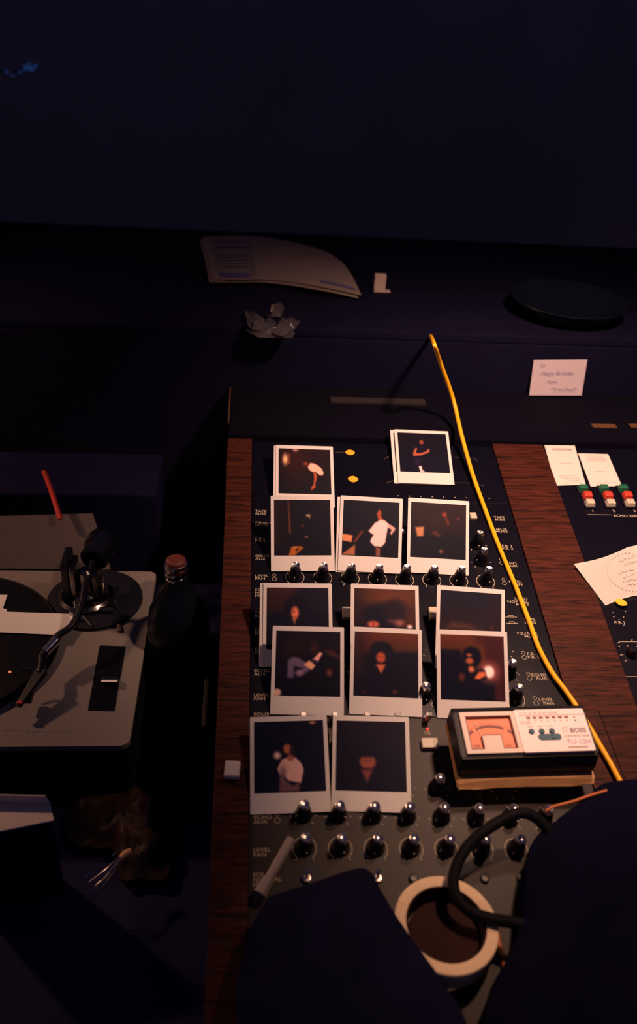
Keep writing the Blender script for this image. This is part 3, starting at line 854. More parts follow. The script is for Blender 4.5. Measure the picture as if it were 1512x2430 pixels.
for a in np.linspace(40, 140, 21): stroke(bm, [(mc[0] + r * math.cos(R(a)), mc[1] + r * .92 * math.sin(R(a))) for r in (.0355, .0375)], .0004, HH - .0002, 0)
text_bm(bm, 'OK', .0045, T(mx0 + .0045, .009, HH - .0002)); text_bm(bm, 'BATT', .003, T(mx1 - .0125, .009, HH - .0002))
new_mesh('dial_scale', bm, M['brownprint'], dial)
bm = bmesh.new(); tube(bm, [(nx0 - .001, ny1 + .002, HH + .0008), (X0 + .0160, .0395, HH + .0008)], .00022, 6, 0)
new_mesh('needle', bm, M['paper'], dial)
# the raised control plate
bm = bmesh.new(); zp = HH + .0040
prism(bm, rrect(xs - .0008, W_ / 2, -.0010, D_ + .0006, .0022, 4), HH - .001, zp)
plate = new_mesh('control_plate', bm, M['tunerface'], tun)
bm = bmesh.new()
pz = zp + .0002; L0 = xs + .003
stroke(bm, [(L0, D_ - .0070), (W_ / 2 - .001, D_ - .0070)], .0005, pz, 0)
text_bm(bm, '  1C  2C  3C  4C  5C  6C  POWER', .0030, T(L0, D_ - .0050, pz), sx=1.05)
text_bm(bm, 'LOW  HIGH', .0022, T(L0, D_ - .0155, pz)); stroke(bm, [(L0, D_ - .0170), (L0 + .013, D_ - .0170)], .0004, pz, 0)
for i in range(7):
    box(bm, L0 + .0110 + i * .0073 - .0022, L0 + .0110 + i * .0073 + .0022, D_ - .0112, D_ - .0088, pz - .0002, pz + .0003)
    text_bm(bm, 'CDEFGAB'[i], .0032, T(L0 + .0100 + i * .0073, D_ - .0152, pz))
for i in range(2): box(bm, L0 + .0640 - .0008, L0 + .0640 + .0008, D_ - .0105 - .004 * i - .0008, D_ - .0105 - .004 * i + .0008, pz - .0002, pz + .0003)
for i in range(3): stroke(bm, [(L0 + .0105 + i * .0116 - .003, D_ - .0208), (L0 + .0105 + i * .0116 + .003, D_ - .0208)], .0005, pz, 0)
stroke(bm, [(L0 + .016, D_ - .0330), (L0 + .042, D_ - .0330)], .0004, pz, 0)
tx0 = L0 + .0460
text_bm(bm, 'CHROMATIC TUNER', .0030, T(tx0, .0160, pz), sx=1.05)
stroke(bm, [(tx0 + .001, .0075 - .004), (tx0 + .023, .0075 - .004)], .0010, pz, 0)
new_mesh('brown_print', bm, M['brownprint'], plate)
bm = bmesh.new()
text_bm(bm, 'BOSS', .0078, T(tx0 + .0085, .0215, pz), sx=1.02, bold=.0003)
for p_, q_ in (((0, .0215), (0, .0275)), ((0, .0275), (.0065, .0275)), ((.0035, .0215), (.0035, .0258))): stroke(bm, [(tx0 + .001 + p_[0], p_[1]), (tx0 + .001 + q_[0], q_[1])], .0006, pz, 0)
new_mesh('maker_name', bm, M['greyprint'], plate)
bm = bmesh.new(); text_bm(bm, 'TU-12H', .0078, T(tx0 + .001, .0075, pz), sx=1.05)
new_mesh('model_name', bm, mat('violet_print', (0.42, 0.26, 0.52), .7), plate)
for i in range(3):
    bm = bmesh.new(); lathe(bm, [(.0033, 0), (.0033, .0012), (.0027, .0022), (0, .0024)], L0 + .0105 + i * .0116, D_ - .0272, zp - .0002, 24)
    new_mesh('tuner_button', bm, M['blue'], plate, True)
bm = bmesh.new(); sx0, sx1, sy = L0 + .0165, L0 + .0425, .0165
prism(bm, rrect(sx0, sx1, sy - .0038, sy + .0038, .0037, 8), zp - .0005, zp + .0006)
sl = new_mesh('slide_switch', bm, M['blue'], plate)
bm = bmesh.new(); box(bm, sx0 + .015, sx0 + .0195, sy - .0026, sy + .0026, zp + .0004, zp + .0018, .0006); new_mesh('slider_knob', bm, M['blue'], sl)
bm = bmesh.new()
w0 = -W_ / 2 - .0075; pts = [(w0, -.0148), (w0 + .02, -.0142), (w0 + .045, -.0128), (.0, -.0128), (.05, -.0142), (W_ / 2 + .006, -.0138), (W_ / 2 + .006, .060), (w0, .060)]
prism(bm, pts, -.0072, -.0006)
for v in bm.verts:
    if v.co.z < -.005 and v.co.y < 0: v.co.y -= .0065
bmesh.ops.bevel(bm, geom=bm.edges[:], offset=.0015, segments=2, affect='EDGES')
o = new_mesh('leather_pouch', bm, M['leather']); tag(o, 'flat tan leather pouch lying under the black tuner', 'pouch'); o.matrix_world = PM @ TM

# ------------------------------------------------------------------ yellow cable
pix = [(1000, 762, .99), (1021, 793, None), (1030, 815, .178), (1045, 860, .125), (1075, 945, .055), (1095, 1030, .030), (1120, 1120, .012), (1150, 1205, .006), (1185, 1298, .0045), (1220, 1382, .0045), (1255, 1472, .0045), (1278, 1535, .0045), (1308, 1592, .006), (1345, 1643, .008), (1374, 1685, .008), (1397, 1722, .008), (1422, 1765, .009), (1452, 1817, .010), (1480, 1870, .012)]
pts = []
for px, py, h in pix:
    if h is None: pts.append(WP(px, py, 1.030))
    elif h > .9: continue
    else: pts.append(PM @ PP(px, py, h))
pts[0] = WP(1021, 795, 1.024); pts[0].y = min(pts[0].y, .462)
pts.insert(0, pts[0] + Vector((-.004, .012, .001)))
bm = bmesh.new(); tube(bm, pts, .0032, 14, 10)
o = tag(new_mesh('yellow_cable', bm, M['cable'], None, True), 'long yellow cable draped from the back cabinet down across the console', 'cable')

# ------------------------------------------------------------------ cabinet behind and the things on it
t = thing('equipment_cabinet', 'low black cabinet standing behind the console, papers on its top', 'cabinet', T(0.15, 0.75, 0.6))
bm = bmesh.new(); box(bm, -1.2, 1.25, -.29, .30, .001, .415, .004); new_mesh('cabinet_body', bm, M['cabinet'], t)
bm = bmesh.new(); box(bm, -1.21, 1.26, -.29, .31, .415, .43, .003); new_mesh('cabinet_top', bm, M['cabinet'], t)
# curved printed sheet
def sheet_pts():
    far = [(480, 562), (540, 560), (600, 561), (660, 568), (720, 580), (775, 598), (812, 622)]
    near = [(505, 662), (560, 664), (620, 663), (680, 668), (740, 677), (800, 688), (858, 701)]
    hf = [.010, .006, .004, .004, .004, .006, .010]
    hn = [.020, .014, .012, .016, .020, .016, .008]
    return [WP(*a, 1.03 + b) for a, b in zip(far, hf)], [WP(*a, 1.03 + b) for a, b in zip(near, hn)]
F_, N_ = sheet_pts()
Fc, Nc = catmull(F_, 5), catmull(N_, 5)
def sheet_bm(dz=0, dx=0, dy=0):
    bm = bmesh.new(); g = []
    for a, b in zip(Fc, Nc):
        g.append([bm.verts.new(a.lerp(b, k / 10) + Vector((dx, dy, dz + .006 * math.sin(math.pi * k / 10)))) for k in range(11)])
    for i in range(len(g) - 1):
        for j in range(10): bm.faces.new((g[i][j], g[i + 1][j], g[i + 1][j + 1], g[i][j + 1]))
    bmesh.ops.solidify(bm, geom=bm.faces[:], thickness=.0004)
    return bm
t = thing('printed_sheet', 'long curling printed sheet on top of the back cabinet', 'paper')
new_mesh('paper', sheet_bm(), M['greysheet'], t, True)
bm = bmesh.new()
def sat(u, v):
    i = u * (len(Fc) - 1); k = min(int(i), len(Fc) - 2); f_ = i - k
    a = Fc[k].lerp(Fc[k + 1], f_); b = Nc[k].lerp(Nc[k + 1], f_)
    return a.lerp(b, v) + Vector((0, 0, .006 * math.sin(math.pi * v) + .0012))
def sline(u0, u1, v, w):
    prev = None
    for i in range(9):
        u = u0 + (u1 - u0) * i / 8
        cur = (bm.verts.new(sat(u, v - w)), bm.verts.new(sat(u, v + w)))
        if prev: bm.faces.new((prev[0], prev[1], cur[1], cur[0]))
        prev = cur
for v in (.18, .22, .34, .38, .55, .60, .66, .72, .78): sline(.07, .27, v, .006)
sline(.05, .26, .93, .035); sline(.73, .97, .90, .025)
for u in (.055, .285):
    a = [bm.verts.new(sat(u + d, v)) for v in (.1, .4, .7, .95) for d in (0, .004)]
    for k in range(0, 6, 2): bm.faces.new((a[k], a[k + 1], a[k + 3], a[k + 2]))
new_mesh('print', bm, M['pen'], t)
bm = sheet_bm(-.004, -.006, -.006)
tag(new_mesh('printed_sheet', bm, M['greysheet'], None, True), 'paper lying directly beneath the curling printed sheet, only its edge showing', 'paper')
# small white box with base
p = WP(900, 690, 1.031)
t = thing('white_adapter', 'tiny white box with a flat foot beside the curling sheet', 'box', T(p.x, p.y, 1.03))
bm = bmesh.new(); box(bm, -.011, .011, -.006, .006, .002, .034, .002); new_mesh('housing', bm, M['greysheet'], t)
bm = bmesh.new(); box(bm, -.011, .021, -.008, .006, .0002, .0025, .0005); new_mesh('foot', bm, M['greysheet'], t)
# crumpled clear wrap: folded leaf-shaped facets
p = WP(652, 785, 1.031)
bm = bmesh.new(); random.seed(11)
def leaf(pts2, z):
    c = Vector((0, 0, 0)); V = []
    for q in pts2:
        w = WP(q[0], q[1], 1.03 + z); V.append(w)
    n = len(V); cen = sum(V, Vector()) / n + Vector((0, 0, .012))
    rim = []
    for i in range(n):
        a, b = V[i], V[(i + 1) % n]
        for k in range(3):
            rim.append(bm.verts.new(a.lerp(b, k / 3) + Vector([random.uniform(-.0012, .0012) for _ in range(3)])))
    mid = [bm.verts.new(v.co.lerp(cen, .45) + Vector((random.uniform(-.003, .003), random.uniform(-.003, .003), random.uniform(-.004, .006)))) for v in rim]
    cc = bm.verts.new(cen)
    for i in range(len(rim)):
        j = (i + 1) % len(rim)
        bm.faces.new((rim[i], rim[j], mid[j], mid[i])); bm.faces.new((mid[i], mid[j], cc))
leaf([(582, 738), (606, 742), (632, 760), (636, 780), (600, 785), (586, 768)], .012)
leaf([(640, 733), (655, 724), (675, 728), (668, 752), (642, 752)], .022)
leaf([(648, 790), (660, 762), (690, 752), (712, 762), (700, 782), (670, 798)], .012)
leaf([(584, 784), (640, 786), (700, 790), (690, 803), (610, 800)], .005)
leaf([(625, 745), (650, 745), (660, 790), (630, 790)], .008)
tag(new_mesh('plastic_wrap', bm, M['wrap']), 'crumpled clear plastic wrap near the front edge of the back cabinet', 'wrapper')
# greeting card leaning on the cabinet
c0 = [Vector(q) for q in ((0.4355, 0.4375, 0.9275), (0.532, 0.4375, 0.9300), (0.5345, 0.4560, 0.992), (0.437, 0.4560, 0.988))]
ex = (c0[1] - c0[0]).normalized(); ey = (c0[3] - c0[0]); ey = (ey - ex * ey.dot(ex)).normalized(); ez = ex.cross(ey)
cm = Matrix((ex, ey, ez)).transposed().to_4x4(); cm.translation = c0[0] + ez * .001
t = thing('greeting_card', 'small handwritten white card propped against the back cabinet', 'card', cm)
loc = [cm.inverted() @ q for q in c0]
bm = bmesh.new(); prism(bm, [(q.x, q.y) for q in loc], 0, .0006); new_mesh('card', bm, mat('pale_card', (.46, .40, .46), .85), t)
bm = bmesh.new()
text_bm(bm, 'To', .009, T(.014, .050, .0009), shear=.35)
text_bm(bm, 'Happy Birthday', .0105, T(.017, .036, .0009), shear=.4, sx=.92)
text_bm(bm, 'from', .009, T(.030, .021, .0009), shear=.4)
random.seed(5); x = .038; pts = []
for i in range(34):
    pts.append((x, .0105 + random.uniform(-.0022, .0030))); x += .00145
stroke(bm, pts, .0008, .0009, 3); stroke(bm, [(.040, .0055), (.06, .0062), (.084, .0058)], .0005, .0009, 3)
new_mesh('handwriting', bm, M['pen'], t)
# dim round dish with a bright rim at the right
p = WP(1330, 745, 1.031)
bm = bmesh.new()
lathe(bm, [(0, .001), (.060, .001), (.085, .018), (.104, .036), (.1065, .0365), (.107, .034), (.088, .014), (.062, -.0005 + .0008), (0, .0003)], n=64)
o = tag(new_mesh('shallow_dish', bm, M['darkglass'], None, True), 'dim dark round dish on the back cabinet at the right', 'dish'); o.location = (p.x + .005, p.y - .01, 1.03)
# stray blue light high on the left, added as glowing specks on a strand
p = Vector((-.70, 2.0, 1.275)); 
t = thing('stray_blue_glints', 'faint stray blue light made as glowing specks at the upper left', 'light')
random.seed(21)
def far(px, py, y=2.55):
    d = ray(px, py); return CW + d * ((y - CW.y) / d.y)
for k, (px, py, r) in enumerate(((48, 171, .006), (62, 158, .009), (74, 163, .011), (85, 157, .007), (58, 166, .006), (18, 172, .006), (30, 180, .005), (70, 152, .005), (12, 165, .003))):
    q = far(px, py)
    bm = bmesh.new(); bmesh.ops.create_icosphere(bm, subdivisions=1, radius=r)
    for v in bm.verts: v.co *= random.uniform(.6, 1.3)
    bmesh.ops.scale(bm, vec=(1.3, .5, .8), verts=bm.verts[:]); bmesh.ops.translate(bm, vec=q, verts=bm.verts[:])
    new_mesh('glint_speck', bm, M['blueglint'], t)
bm = bmesh.new(); tube(bm, [far(0, 160, 2.58), far(20, 174, 2.57), far(48, 168, 2.575), far(75, 160, 2.57), far(92, 150, 2.59)], .0012, 6, 4); new_mesh('speck_strand', bm, M['black'], t)

# ------------------------------------------------------------------ turntable
TT = .715
tt = thing('turntable', 'grey record turntable with an S-shaped tonearm, left of the console', 'turntable', T(-.43, 0, .6))
def L(v): return (v[0] + .43, v[1], v[2] - .6)
bm = bmesh.new(); prism(bm, [(p[0] + .43, p[1]) for p in rrect(-.672, -.2115, -.176, .186, .012)], TT - .6 - .008, TT - .6)
new_mesh('plinth', bm, M['plinth'], tt)
bm = bmesh.new(); prism(bm, [(p[0] + .43, p[1]) for p in rrect(-.671, -.2125, -.1735, .1835, .012)], .012, TT - .6 - .008)
new_mesh('plinth_base', bm, M['rubber'], tt)
for x, y in ((-.63, -.14), (-.25, -.14), (-.63, .15), (-.25, .15)):
    bm = bmesh.new(); lathe(bm, [(0, 0), (.02, 0), (.022, .006), (.018, .012), (0, .012)], x + .43, y, .0, 20); new_mesh('rubber_foot', bm, M['rubber'], tt, True)
pc = (-.487, .005)
bm = bmesh.new(); lathe(bm, [(0, TT - .6), (.1655, TT - .6), (.166, TT - .6 + .006), (.164, TT - .6 + .010), (0, TT - .6 + .010)], pc[0] + .43, pc[1], 0, 96)
bmesh.ops.scale(bm, vec=(.93, .93, 1), space=T(-(pc[0] + .43), -pc[1], 0), verts=bm.verts[:])
new_mesh('platter', bm, M['rubber'], tt, True)
# tonearm base disc
ac = (-.298, .112)
bm = bmesh.new(); lathe(bm, [(0, TT - .6), (.072, TT - .6), (.0715, TT - .6 + .005), (.066, TT - .6 + .007), (.045, TT - .6 + .0075), (0, TT - .6 + .0075)], ac[0] + .43, ac[1], 0, 72)
arm_base = new_mesh('tonearm_base', bm, mat('dark_base_ring', (.008, .008, .018), .6, spec=.2), tt, True)
bm = bmesh.new(); lathe(bm, [(0.0, .122), (.040, .122), (.041, .128), (.036, .132), (.034, .132), (.034, .126), (0, .126)], ac[0] + .43 - .012, ac[1] - .004, 0, 48)
lathe(bm, [(0.026, .126), (.026, .140), (.022, .144), (.0, .144)], ac[0] + .43 - .012, ac[1] - .004, 0, 48)
new_mesh('height_ring', bm, M['darksteel'], arm_base, True)
# gimbal housing
bm = bmesh.new(); gx, gy = -.305 + .43, .098
box(bm, gx - .021, gx - .013, gy - .012, gy + .024, .14, .195, .002); box(bm, gx + .011, gx + .018, gy - .012, gy + .02, .14, .182, .002)
box(bm, gx - .021, gx + .018, gy - .010, gy + .010, .138, .150, .002)
lathe(bm, [(0, .15), (.011, .15), (.011, .182), (.007, .186), (0, .186)], gx, gy, 0, 24)
gim = new_mesh('gimbal', bm, M['darksteel'], tt)
bm = bmesh.new(); box(bm, gx - .034, gx - .0225, gy - .008, gy + .038, .1235, .200, .003)
new_mesh('arm_lifter', bm, M['black'], tt)
for k, (x, y, z, w, d, h) in enumerate(((-.275, .075, .728, .020, .005, .006), (-.262, .085, .728, .006, .006, .012), (-.318, .080, .735, .010, .004, .010), (-.322, .06, .728, .006, .006, .012), (-.285, .135, .73, .012, .005, .012), (-.300, .055, .724, .026, .004, .004))):
    bm = bmesh.new(); box(bm, -w / 2, w / 2, -d / 2, d / 2, 0, h, .001)
    o = new_mesh('control_knob', bm, M['steel'], arm_base); o.location = L((x, y, z - .003)); o.rotation_euler = (0, 0, R(25 * k))
# arm tube
armp = [(-.2965, .125, .782), (-.301, .070, .775), (-.3005, .035, .770), (-.3085, .000, .762), (-.325, -.016, .757), (-.3325, -.030, .753), (-.341, -.050, .749)]
bm = bmesh.new(); tube(bm, [L(p) for p in armp], .0049, 14, 8); arm = new_mesh('tonearm_tube', bm, M['black'], tt, True)
bm = bmesh.new(); tube(bm, [L((-.3245, -.0255, .7575)), L((-.3375, -.045, .7525))], .0062, 14, 0); new_mesh('arm_collar', bm, M['chrome'], arm, True)
# headshell
h0, h1 = Vector(L((-.338, -.047, .7525))), Vector(L((-.3565, -.128, .738)))
p_a, p_b = WP(120, 1570, .750), WP(42, 1678, .738)
h0, h1 = Vector(L(WP(100, 1590, .750))), Vector(L(WP(42, 1677, .737)))
dirv = (h1 - h0).normalized(); sv = dirv.cross(Vector((0, 0, 1))).normalized(); uv = sv.cross(dirv)
bm = bmesh.new()
q = [bm.verts.new(h0 + dirv * a_ + sv * s_ + uv * u_) for a_, s_, u_ in ((0, .008, .004), (0, -.008, .004), (0, -.008, -.005), (0, .008, -.005), ((h1 - h0).length, .004, .002), ((h1 - h0).length, -.004, .002), ((h1 - h0).length, -.004, -.003), ((h1 - h0).length, .004, -.003))]
for f_ in ((0, 1, 2, 3), (4, 7, 6, 5), (0, 4, 5, 1), (1, 5, 6, 2), (2, 6, 7, 3), (3, 7, 4, 0)): bm.faces.new([q[i] for i in f_])
bmesh.ops.bevel(bm, geom=bm.edges[:], offset=.0012, segments=2, affect='EDGES')
hs = new_mesh('headshell', bm, M['black'], tt)
bm = bmesh.new(); e0 = h0; e1 = Vector(armp[-2]); 
tube(bm, [L(armp[-1]), (Vector(L(armp[-1])) + h0) / 2, h0 + dirv * .006], .0058, 12, 3); new_mesh('headshell_socket', bm, M['black'], hs, True)
bm = bmesh.new(); c_ = h0.lerp(h1, .62) - uv * .006
for s in (1,):
    box(bm, c_.x - .0055, c_.x + .0055, c_.y - .010, c_.y + .010, c_.z - .006, c_.z + .002, .001)
new_mesh('cartridge', bm, M['black'], hs)
bm = bmesh.new(); c_ = h0.lerp(h1, .93); box(bm, c_.x - .003, c_.x + .004, c_.y - .002, c_.y + .003, c_.z, c_.z + .0035, .0005); new_mesh('red_tip', bm, M['red'], hs)
bm = bmesh.new(); c_ = h0.lerp(h1, .12); tube(bm, [c_ + sv * .004, c_ + sv * .020 + uv * .003, c_ + sv * .030 - dirv * -.012 + uv * .004], .0016, 8, 5); new_mesh('finger_lift', bm, M['black'], hs, True)
# counterweight
c1, c2 = Vector(L((-.2965, .122, .784))), Vector(L((-.286, .172, .792)))
dm = (c2 - c1).to_track_quat('Z', 'Y').to_matrix().to_4x4(); dm.translation = c1
bm = bmesh.new(); lathe(bm, [(0, 0), (.019, 0), (.0215, .003), (.0215, .022), (.0235, .024), (.0235, .044), (.021, .050), (.012, .054), (0, .055)], n=40, mtx=dm)
new_mesh('counterweight', bm, mat('gloss_black', (.004, .004, .008), .22, spec=.9), tt, True)
# pitch slider
bm = bmesh.new(); sp = [WP(237, 1533, TT), WP(299, 1535, TT), WP(271, 1688, TT), WP(209, 1686, TT)]
prism(bm, [L(p)[:2] for p in (sp[3], sp[2], sp[1], sp[0])], TT - .6 - .0005, TT - .6 + .0012)
ps = new_mesh('pitch_slider', bm, M['rubber'], tt)
pk = WP(261, 1612, TT + .008)
bm = bmesh.new(); box(bm, -.0115, .0115, -.005, .005, .0012, .009, .0015); o = new_mesh('slider_knob', bm, M['black'], ps); o.location = L((pk.x, pk.y, TT))
bm = bmesh.new(); box(bm, -.0108, .0108, -.0068, -.0028, .0090, .0096); o2 = new_mesh('white_marker', bm, M['paper'], o); 
bm = bmesh.new(); box(bm, -.0106, .0106, .0022, .0028, .0090, .0094); new_mesh('thin_marker', bm, M['steel'], o)
# cue lever
pk = WP(283, 1493, TT)
bm = bmesh.new(); box(bm, -.003, .003, -.008, .008, 0, .004, .0018); o = new_mesh('cue_lever', bm, M['sleeve'], tt); o.location = L((pk.x, pk.y, TT)); o.rotation_euler = (0, 0, R(15))
bm = bmesh.new()
for px, py, s in ((4, 1736, 'DIRECT DRIVE'), (60, 1738, 'AUTOMATIC TURNTABLE')):
    q = WP(px, py, TT); text_bm(bm, s, .0045, T(*L((q.x, q.y, TT + .0004))), sx=1.1)
new_mesh('printed_name', bm, M['greyprint'], tt)
# record
bm = bmesh.new(); prof = [(.0035, TT + .0105)]
for k in range(0, 30):
    r = .052 + k * .0033
    prof += [(r, TT + .0120), (r + .0016, TT + .0123)]
prof += [(.150, TT + .0128), (.1515, TT + .0122), (.150, TT + .0108), (.0035, TT + .0105)]
lathe(bm, prof, pc[0], pc[1], 0, 96)
rec = tag(new_mesh('vinyl_record', bm, mat('black_vinyl', (.004, .004, .010), .6, spec=.1), None, True), 'black vinyl record lying on the turntable platter', 'record')
bm = bmesh.new(); lathe(bm, [(.0036, 0), (.05, 0), (.05, .0002), (.0036, .0002)], pc[0], pc[1], TT + .0124, 48); new_mesh('record_label', bm, M['sleeve'], rec)
# white paper slip on the record
zc = TT + .0145
bm = bmesh.new(); prism(bm, [tuple(WP(*p, zc)[:2]) for p in ((-70, 1498), (145, 1507.5), (180, 1457.5), (16, 1452), (16, 1446), (7, 1444), (18, 1412), (-70, 1410))], zc, zc + .0004)
tag(new_mesh('paper_slip', bm, M['paper']), 'white paper slip lying across the vinyl record', 'paper')
bm = bmesh.new(); q = WP(23, 1591, TT + .016); lathe(bm, [(.0019, 0), (.0019, .001), (0, .0024)], q.x, q.y, TT + .0130, 12)
tag(new_mesh('strobe_light_dot', bm, M['amberled'], None, True), 'tiny glowing orange dot on the dark record', 'light')
# grey board leaning behind the turntable
def inc(px, py, y0, z0, sl):
    d = ray(px, py); k = (y0 - CW.y + (CW.z - z0) * sl) / (d.y - d.z * sl); return CW + d * k
bm = bmesh.new(); Y0, Z0, SL = .189, .717, 1.0
q = [inc(*p, Y0, Z0, SL) for p in ((-120, 1352), (263, 1350), (247, 1305), (220, 1218), (-120, 1228))]
q[0].z = q[1].z = .7165; q[0].y = q[1].y = .189
va = [bm.verts.new(p) for p in q]; vb = [bm.verts.new(p + Vector((0, .0014, -.0014))) for p in q]
bm.faces.new(va); bm.faces.new(vb[::-1])
for i in range(5): bm.faces.new((va[i], vb[i], vb[(i + 1) % 5], va[(i + 1) % 5]))
tag(new_mesh('grey_board', bm, M['sleeve']), 'sloping grey board at the back edge of the turntable', 'board')
bm = bmesh.new(); tube(bm, [WP(104, 1117, .84), WP(122, 1165, .815), WP(143, 1232, .785)], .0042, 12, 4)
tag(new_mesh('red_stick', bm, M['red'], None, True), 'thin orange-red stick poking up behind the grey board', 'stick')
# filler box that carries the stick and board
bm = bmesh.new(); box(bm, -.70, -.22, .30, .44, .601, .79, .004)
tag(new_mesh('black_case', bm, M['matte_black']), 'black case behind the turntable that the grey board leans on', 'case')

# ------------------------------------------------------------------ bottle, clear loop, boxes between turntable and console
bt = thing('glass_bottle', 'dark glass bottle with red top and metal collar between turntable and console', 'bottle', T(-.1640, .030, .6065))
bm = bmesh.new(); lathe(bm, [(0, -.0060), (.040, -.0060), (.045, .0), (.045, .135), (.041, .160), (.026, .190), (.016, .205), (.0145, .228), (0, .228)], n=48)
new_mesh('bottle_body', bm, M['darkglass'], bt, True)
for z, r in ((.218, .0155), (.227, .0160), (.238, .0160)):
    bm = bmesh.new(); lathe(bm, [(r - .004, z), (r, z + .0005), (r + .0006, z + .003), (r, z + .0055), (r - .004, z + .006)], n=40); new_mesh('metal_collar', bm, M['chrome'], bt, True)
bm = bmesh.new(); lathe(bm, [(.0125, .230), (.0142, .244), (.0135, .2485), (.010, .2505), (0, .251)], n=40)
for k in range(0):
    a = 2 * math.pi * k / 5
    bmesh.ops.create_cone(bm, segments=8, radius1=.0022, radius2=.0014, depth=.003, cap_ends=True, matrix=T(.008 * math.cos(a), .008 * math.sin(a), .252))
new_mesh('bottle_cap', bm, mat('dull_red_cap', (.13, .025, .018), .6), bt)['label'] = 'dull red cap'
cl = [WP(*p, .70) for p in ((362, 1452), (352, 1475), (340, 1500), (338, 1514), (350, 1521), (364, 1516), (372, 1500), (371, 1480), (366, 1462))]
bm = bmesh.new(); tube(bm, cl + [cl[0]], .0010, 8, 6)
lo = thing('plastic_loop', 'thin clear plastic loop at the right edge of the turntable', 'plastic loop')
new_mesh('rim', bm, M['wrap'], lo, True)
bm = bmesh.new(); vs_ = [bm.verts.new(p) for p in catmull(cl, 4)]; bm.faces.new(vs_); bmesh.ops.solidify(bm, geom=bm.faces[:], thickness=.0006); new_mesh('film', bm, M['clear'], lo)
bm = bmesh.new(); a = WP(372, 1760, .645); b = WP(455, 1620, .645); c = WP(447, 1760, .645)
bx = thing('dark_box', 'dark box with a thin pale rim between turntable and console', 'box', T((a.x + c.x) / 2, (b.y + c.y) / 2, .6))
w_, d_ = abs(c.x - a.x) / 2 + .004, abs(b.y - c.y) / 2
box(bm, -w_, w_, -d_, d_, .001, .044, .002); new_mesh('box_body', bm, M['matte_black'], bx)
bm = bmesh.new()
for q in ((w_ - .0012, w_ - .0004, -d_, d_), (-w_, w_, d_ - .0012, d_ - .0004)): box(bm, *q, .0442, .0448)
new_mesh('pale_rim', bm, M['duststrip'], bx)
bm = bmesh.new(); p = WP(495, 1555, .69); q = WP(492, 1722, .69); box(bm, p.x - .0035, p.x + .0035, q.y, p.y, .601, .69, .002)
tag(new_mesh('grey_strip', bm, M['duststrip']), 'narrow grey upright board against the left side of the console', 'board')

# ------------------------------------------------------------------ foreground on the left
bm = bmesh.new()
top = [WP(*p, .665) for p in ((-90, 1878), (112, 1886), (122, 1908), (-90, 1903))]
p3, p2 = WP(122, 1908, .665), WP(-90, 1903, .665)
bmq = thing('white_carton', 'white carton corner jutting in at the lower left edge', 'box', T((top[0].x + top[1].x) / 2, top[1].y - .01, .6))
o = bmq.location
def Lq(v): return v - Vector(o)
ZC = .742
P = [Lq(WP(*p, ZC)) for p in ((-90, 1904), (119, 1908), (128, 1946), (-90, 1990))]
bm = bmesh.new(); prism(bm, [(p.x - .002, p.y + .001) for p in reversed(P)], .001, ZC - .602); new_mesh('shaded_carton_sides', bm, M['matte_black'], bmq)['label'] = 'sides coloured dark as shade'  # shade on the carton's sides is put into their dark colour
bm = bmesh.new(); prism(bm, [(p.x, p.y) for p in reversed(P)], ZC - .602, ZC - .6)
P2 = [P[0], P[1]]
fh = .0135
a = [bm.verts.new((P[0].x, P[0].y + .0003, ZC - .6)), bm.verts.new((P[1].x, P[1].y + .0003, ZC - .6)), bm.verts.new((P[1].x - .004, P[1].y + .0003, ZC - .6 + fh)), bm.verts.new((P[0].x, P[0].y + .0003, ZC - .6 + fh))]
b = [bm.verts.new(v.co + Vector((0, .0012, 0))) for v in a]
bm.faces.new(a); bm.faces.new(b[::-1])
for i in range(4): bm.faces.new((a[i], b[i], b[(i + 1) % 4], a[(i + 1) % 4]))
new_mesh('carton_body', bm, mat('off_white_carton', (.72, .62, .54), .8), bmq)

def puffy(name, outline, h_edge, h_mid, m, label, cat, seed=1, rings=14, amp=.006, panel=True, base_h=.001, fs=14):
    """soft lumpy body: outline of points at h_edge above its base, domed to h_mid, side walls down to the base"""
    from mathutils import noise as NZ
    pts = catmull([(p.x, p.y, 0) for p in outline] + [(outline[0].x, outline[0].y, 0)], 6)[:-1]
    c = sum(pts, Vector()) / len(pts)
    bm = bmesh.new(); rr = []
    for k in range(rings + 1):
        s = 1 - k / rings
        row = []
        for p in pts:
            q = c + (p - c) * s
            z = h_edge + (h_mid - h_edge) * (1 - s ** 2.2)
            z += amp * (NZ.noise(Vector((q.x * fs, q.y * fs, seed))) + .6 * NZ.noise(Vector((q.x * fs * 2.6, q.y * fs * 2.6, seed + 4)))) * min(1, (1 - s) * 5)
            row.append(bm.verts.new((q.x, q.y, z)) if k < rings else None)
        rr.append(row)
    cen = bm.verts.new((c.x, c.y, h_mid)); n = len(pts)
    low = [bm.verts.new((c.x + (p.x - c.x) * .93, c.y + (p.y - c.y) * .93, base_h)) for p in pts]
    midr = [bm.verts.new((p.x * 1.0, p.y, base_h + (h_edge - base_h) * .7)) for p in pts]
    seq = [low, midr] + rr[:-1]
    for a, b in zip(seq, seq[1:]):
        for i in range(n): bm.faces.new((a[i], a[(i + 1) % n], b[(i + 1) % n], b[i]))
    for i in range(n): bm.faces.new((rr[-2][i], rr[-2][(i + 1) % n], cen))
    bm.faces.new(low[::-1])
    ob = new_mesh(name, bm, m, None, True)
    if panel: ob.matrix_world = PM
    return tag(ob, label, cat)

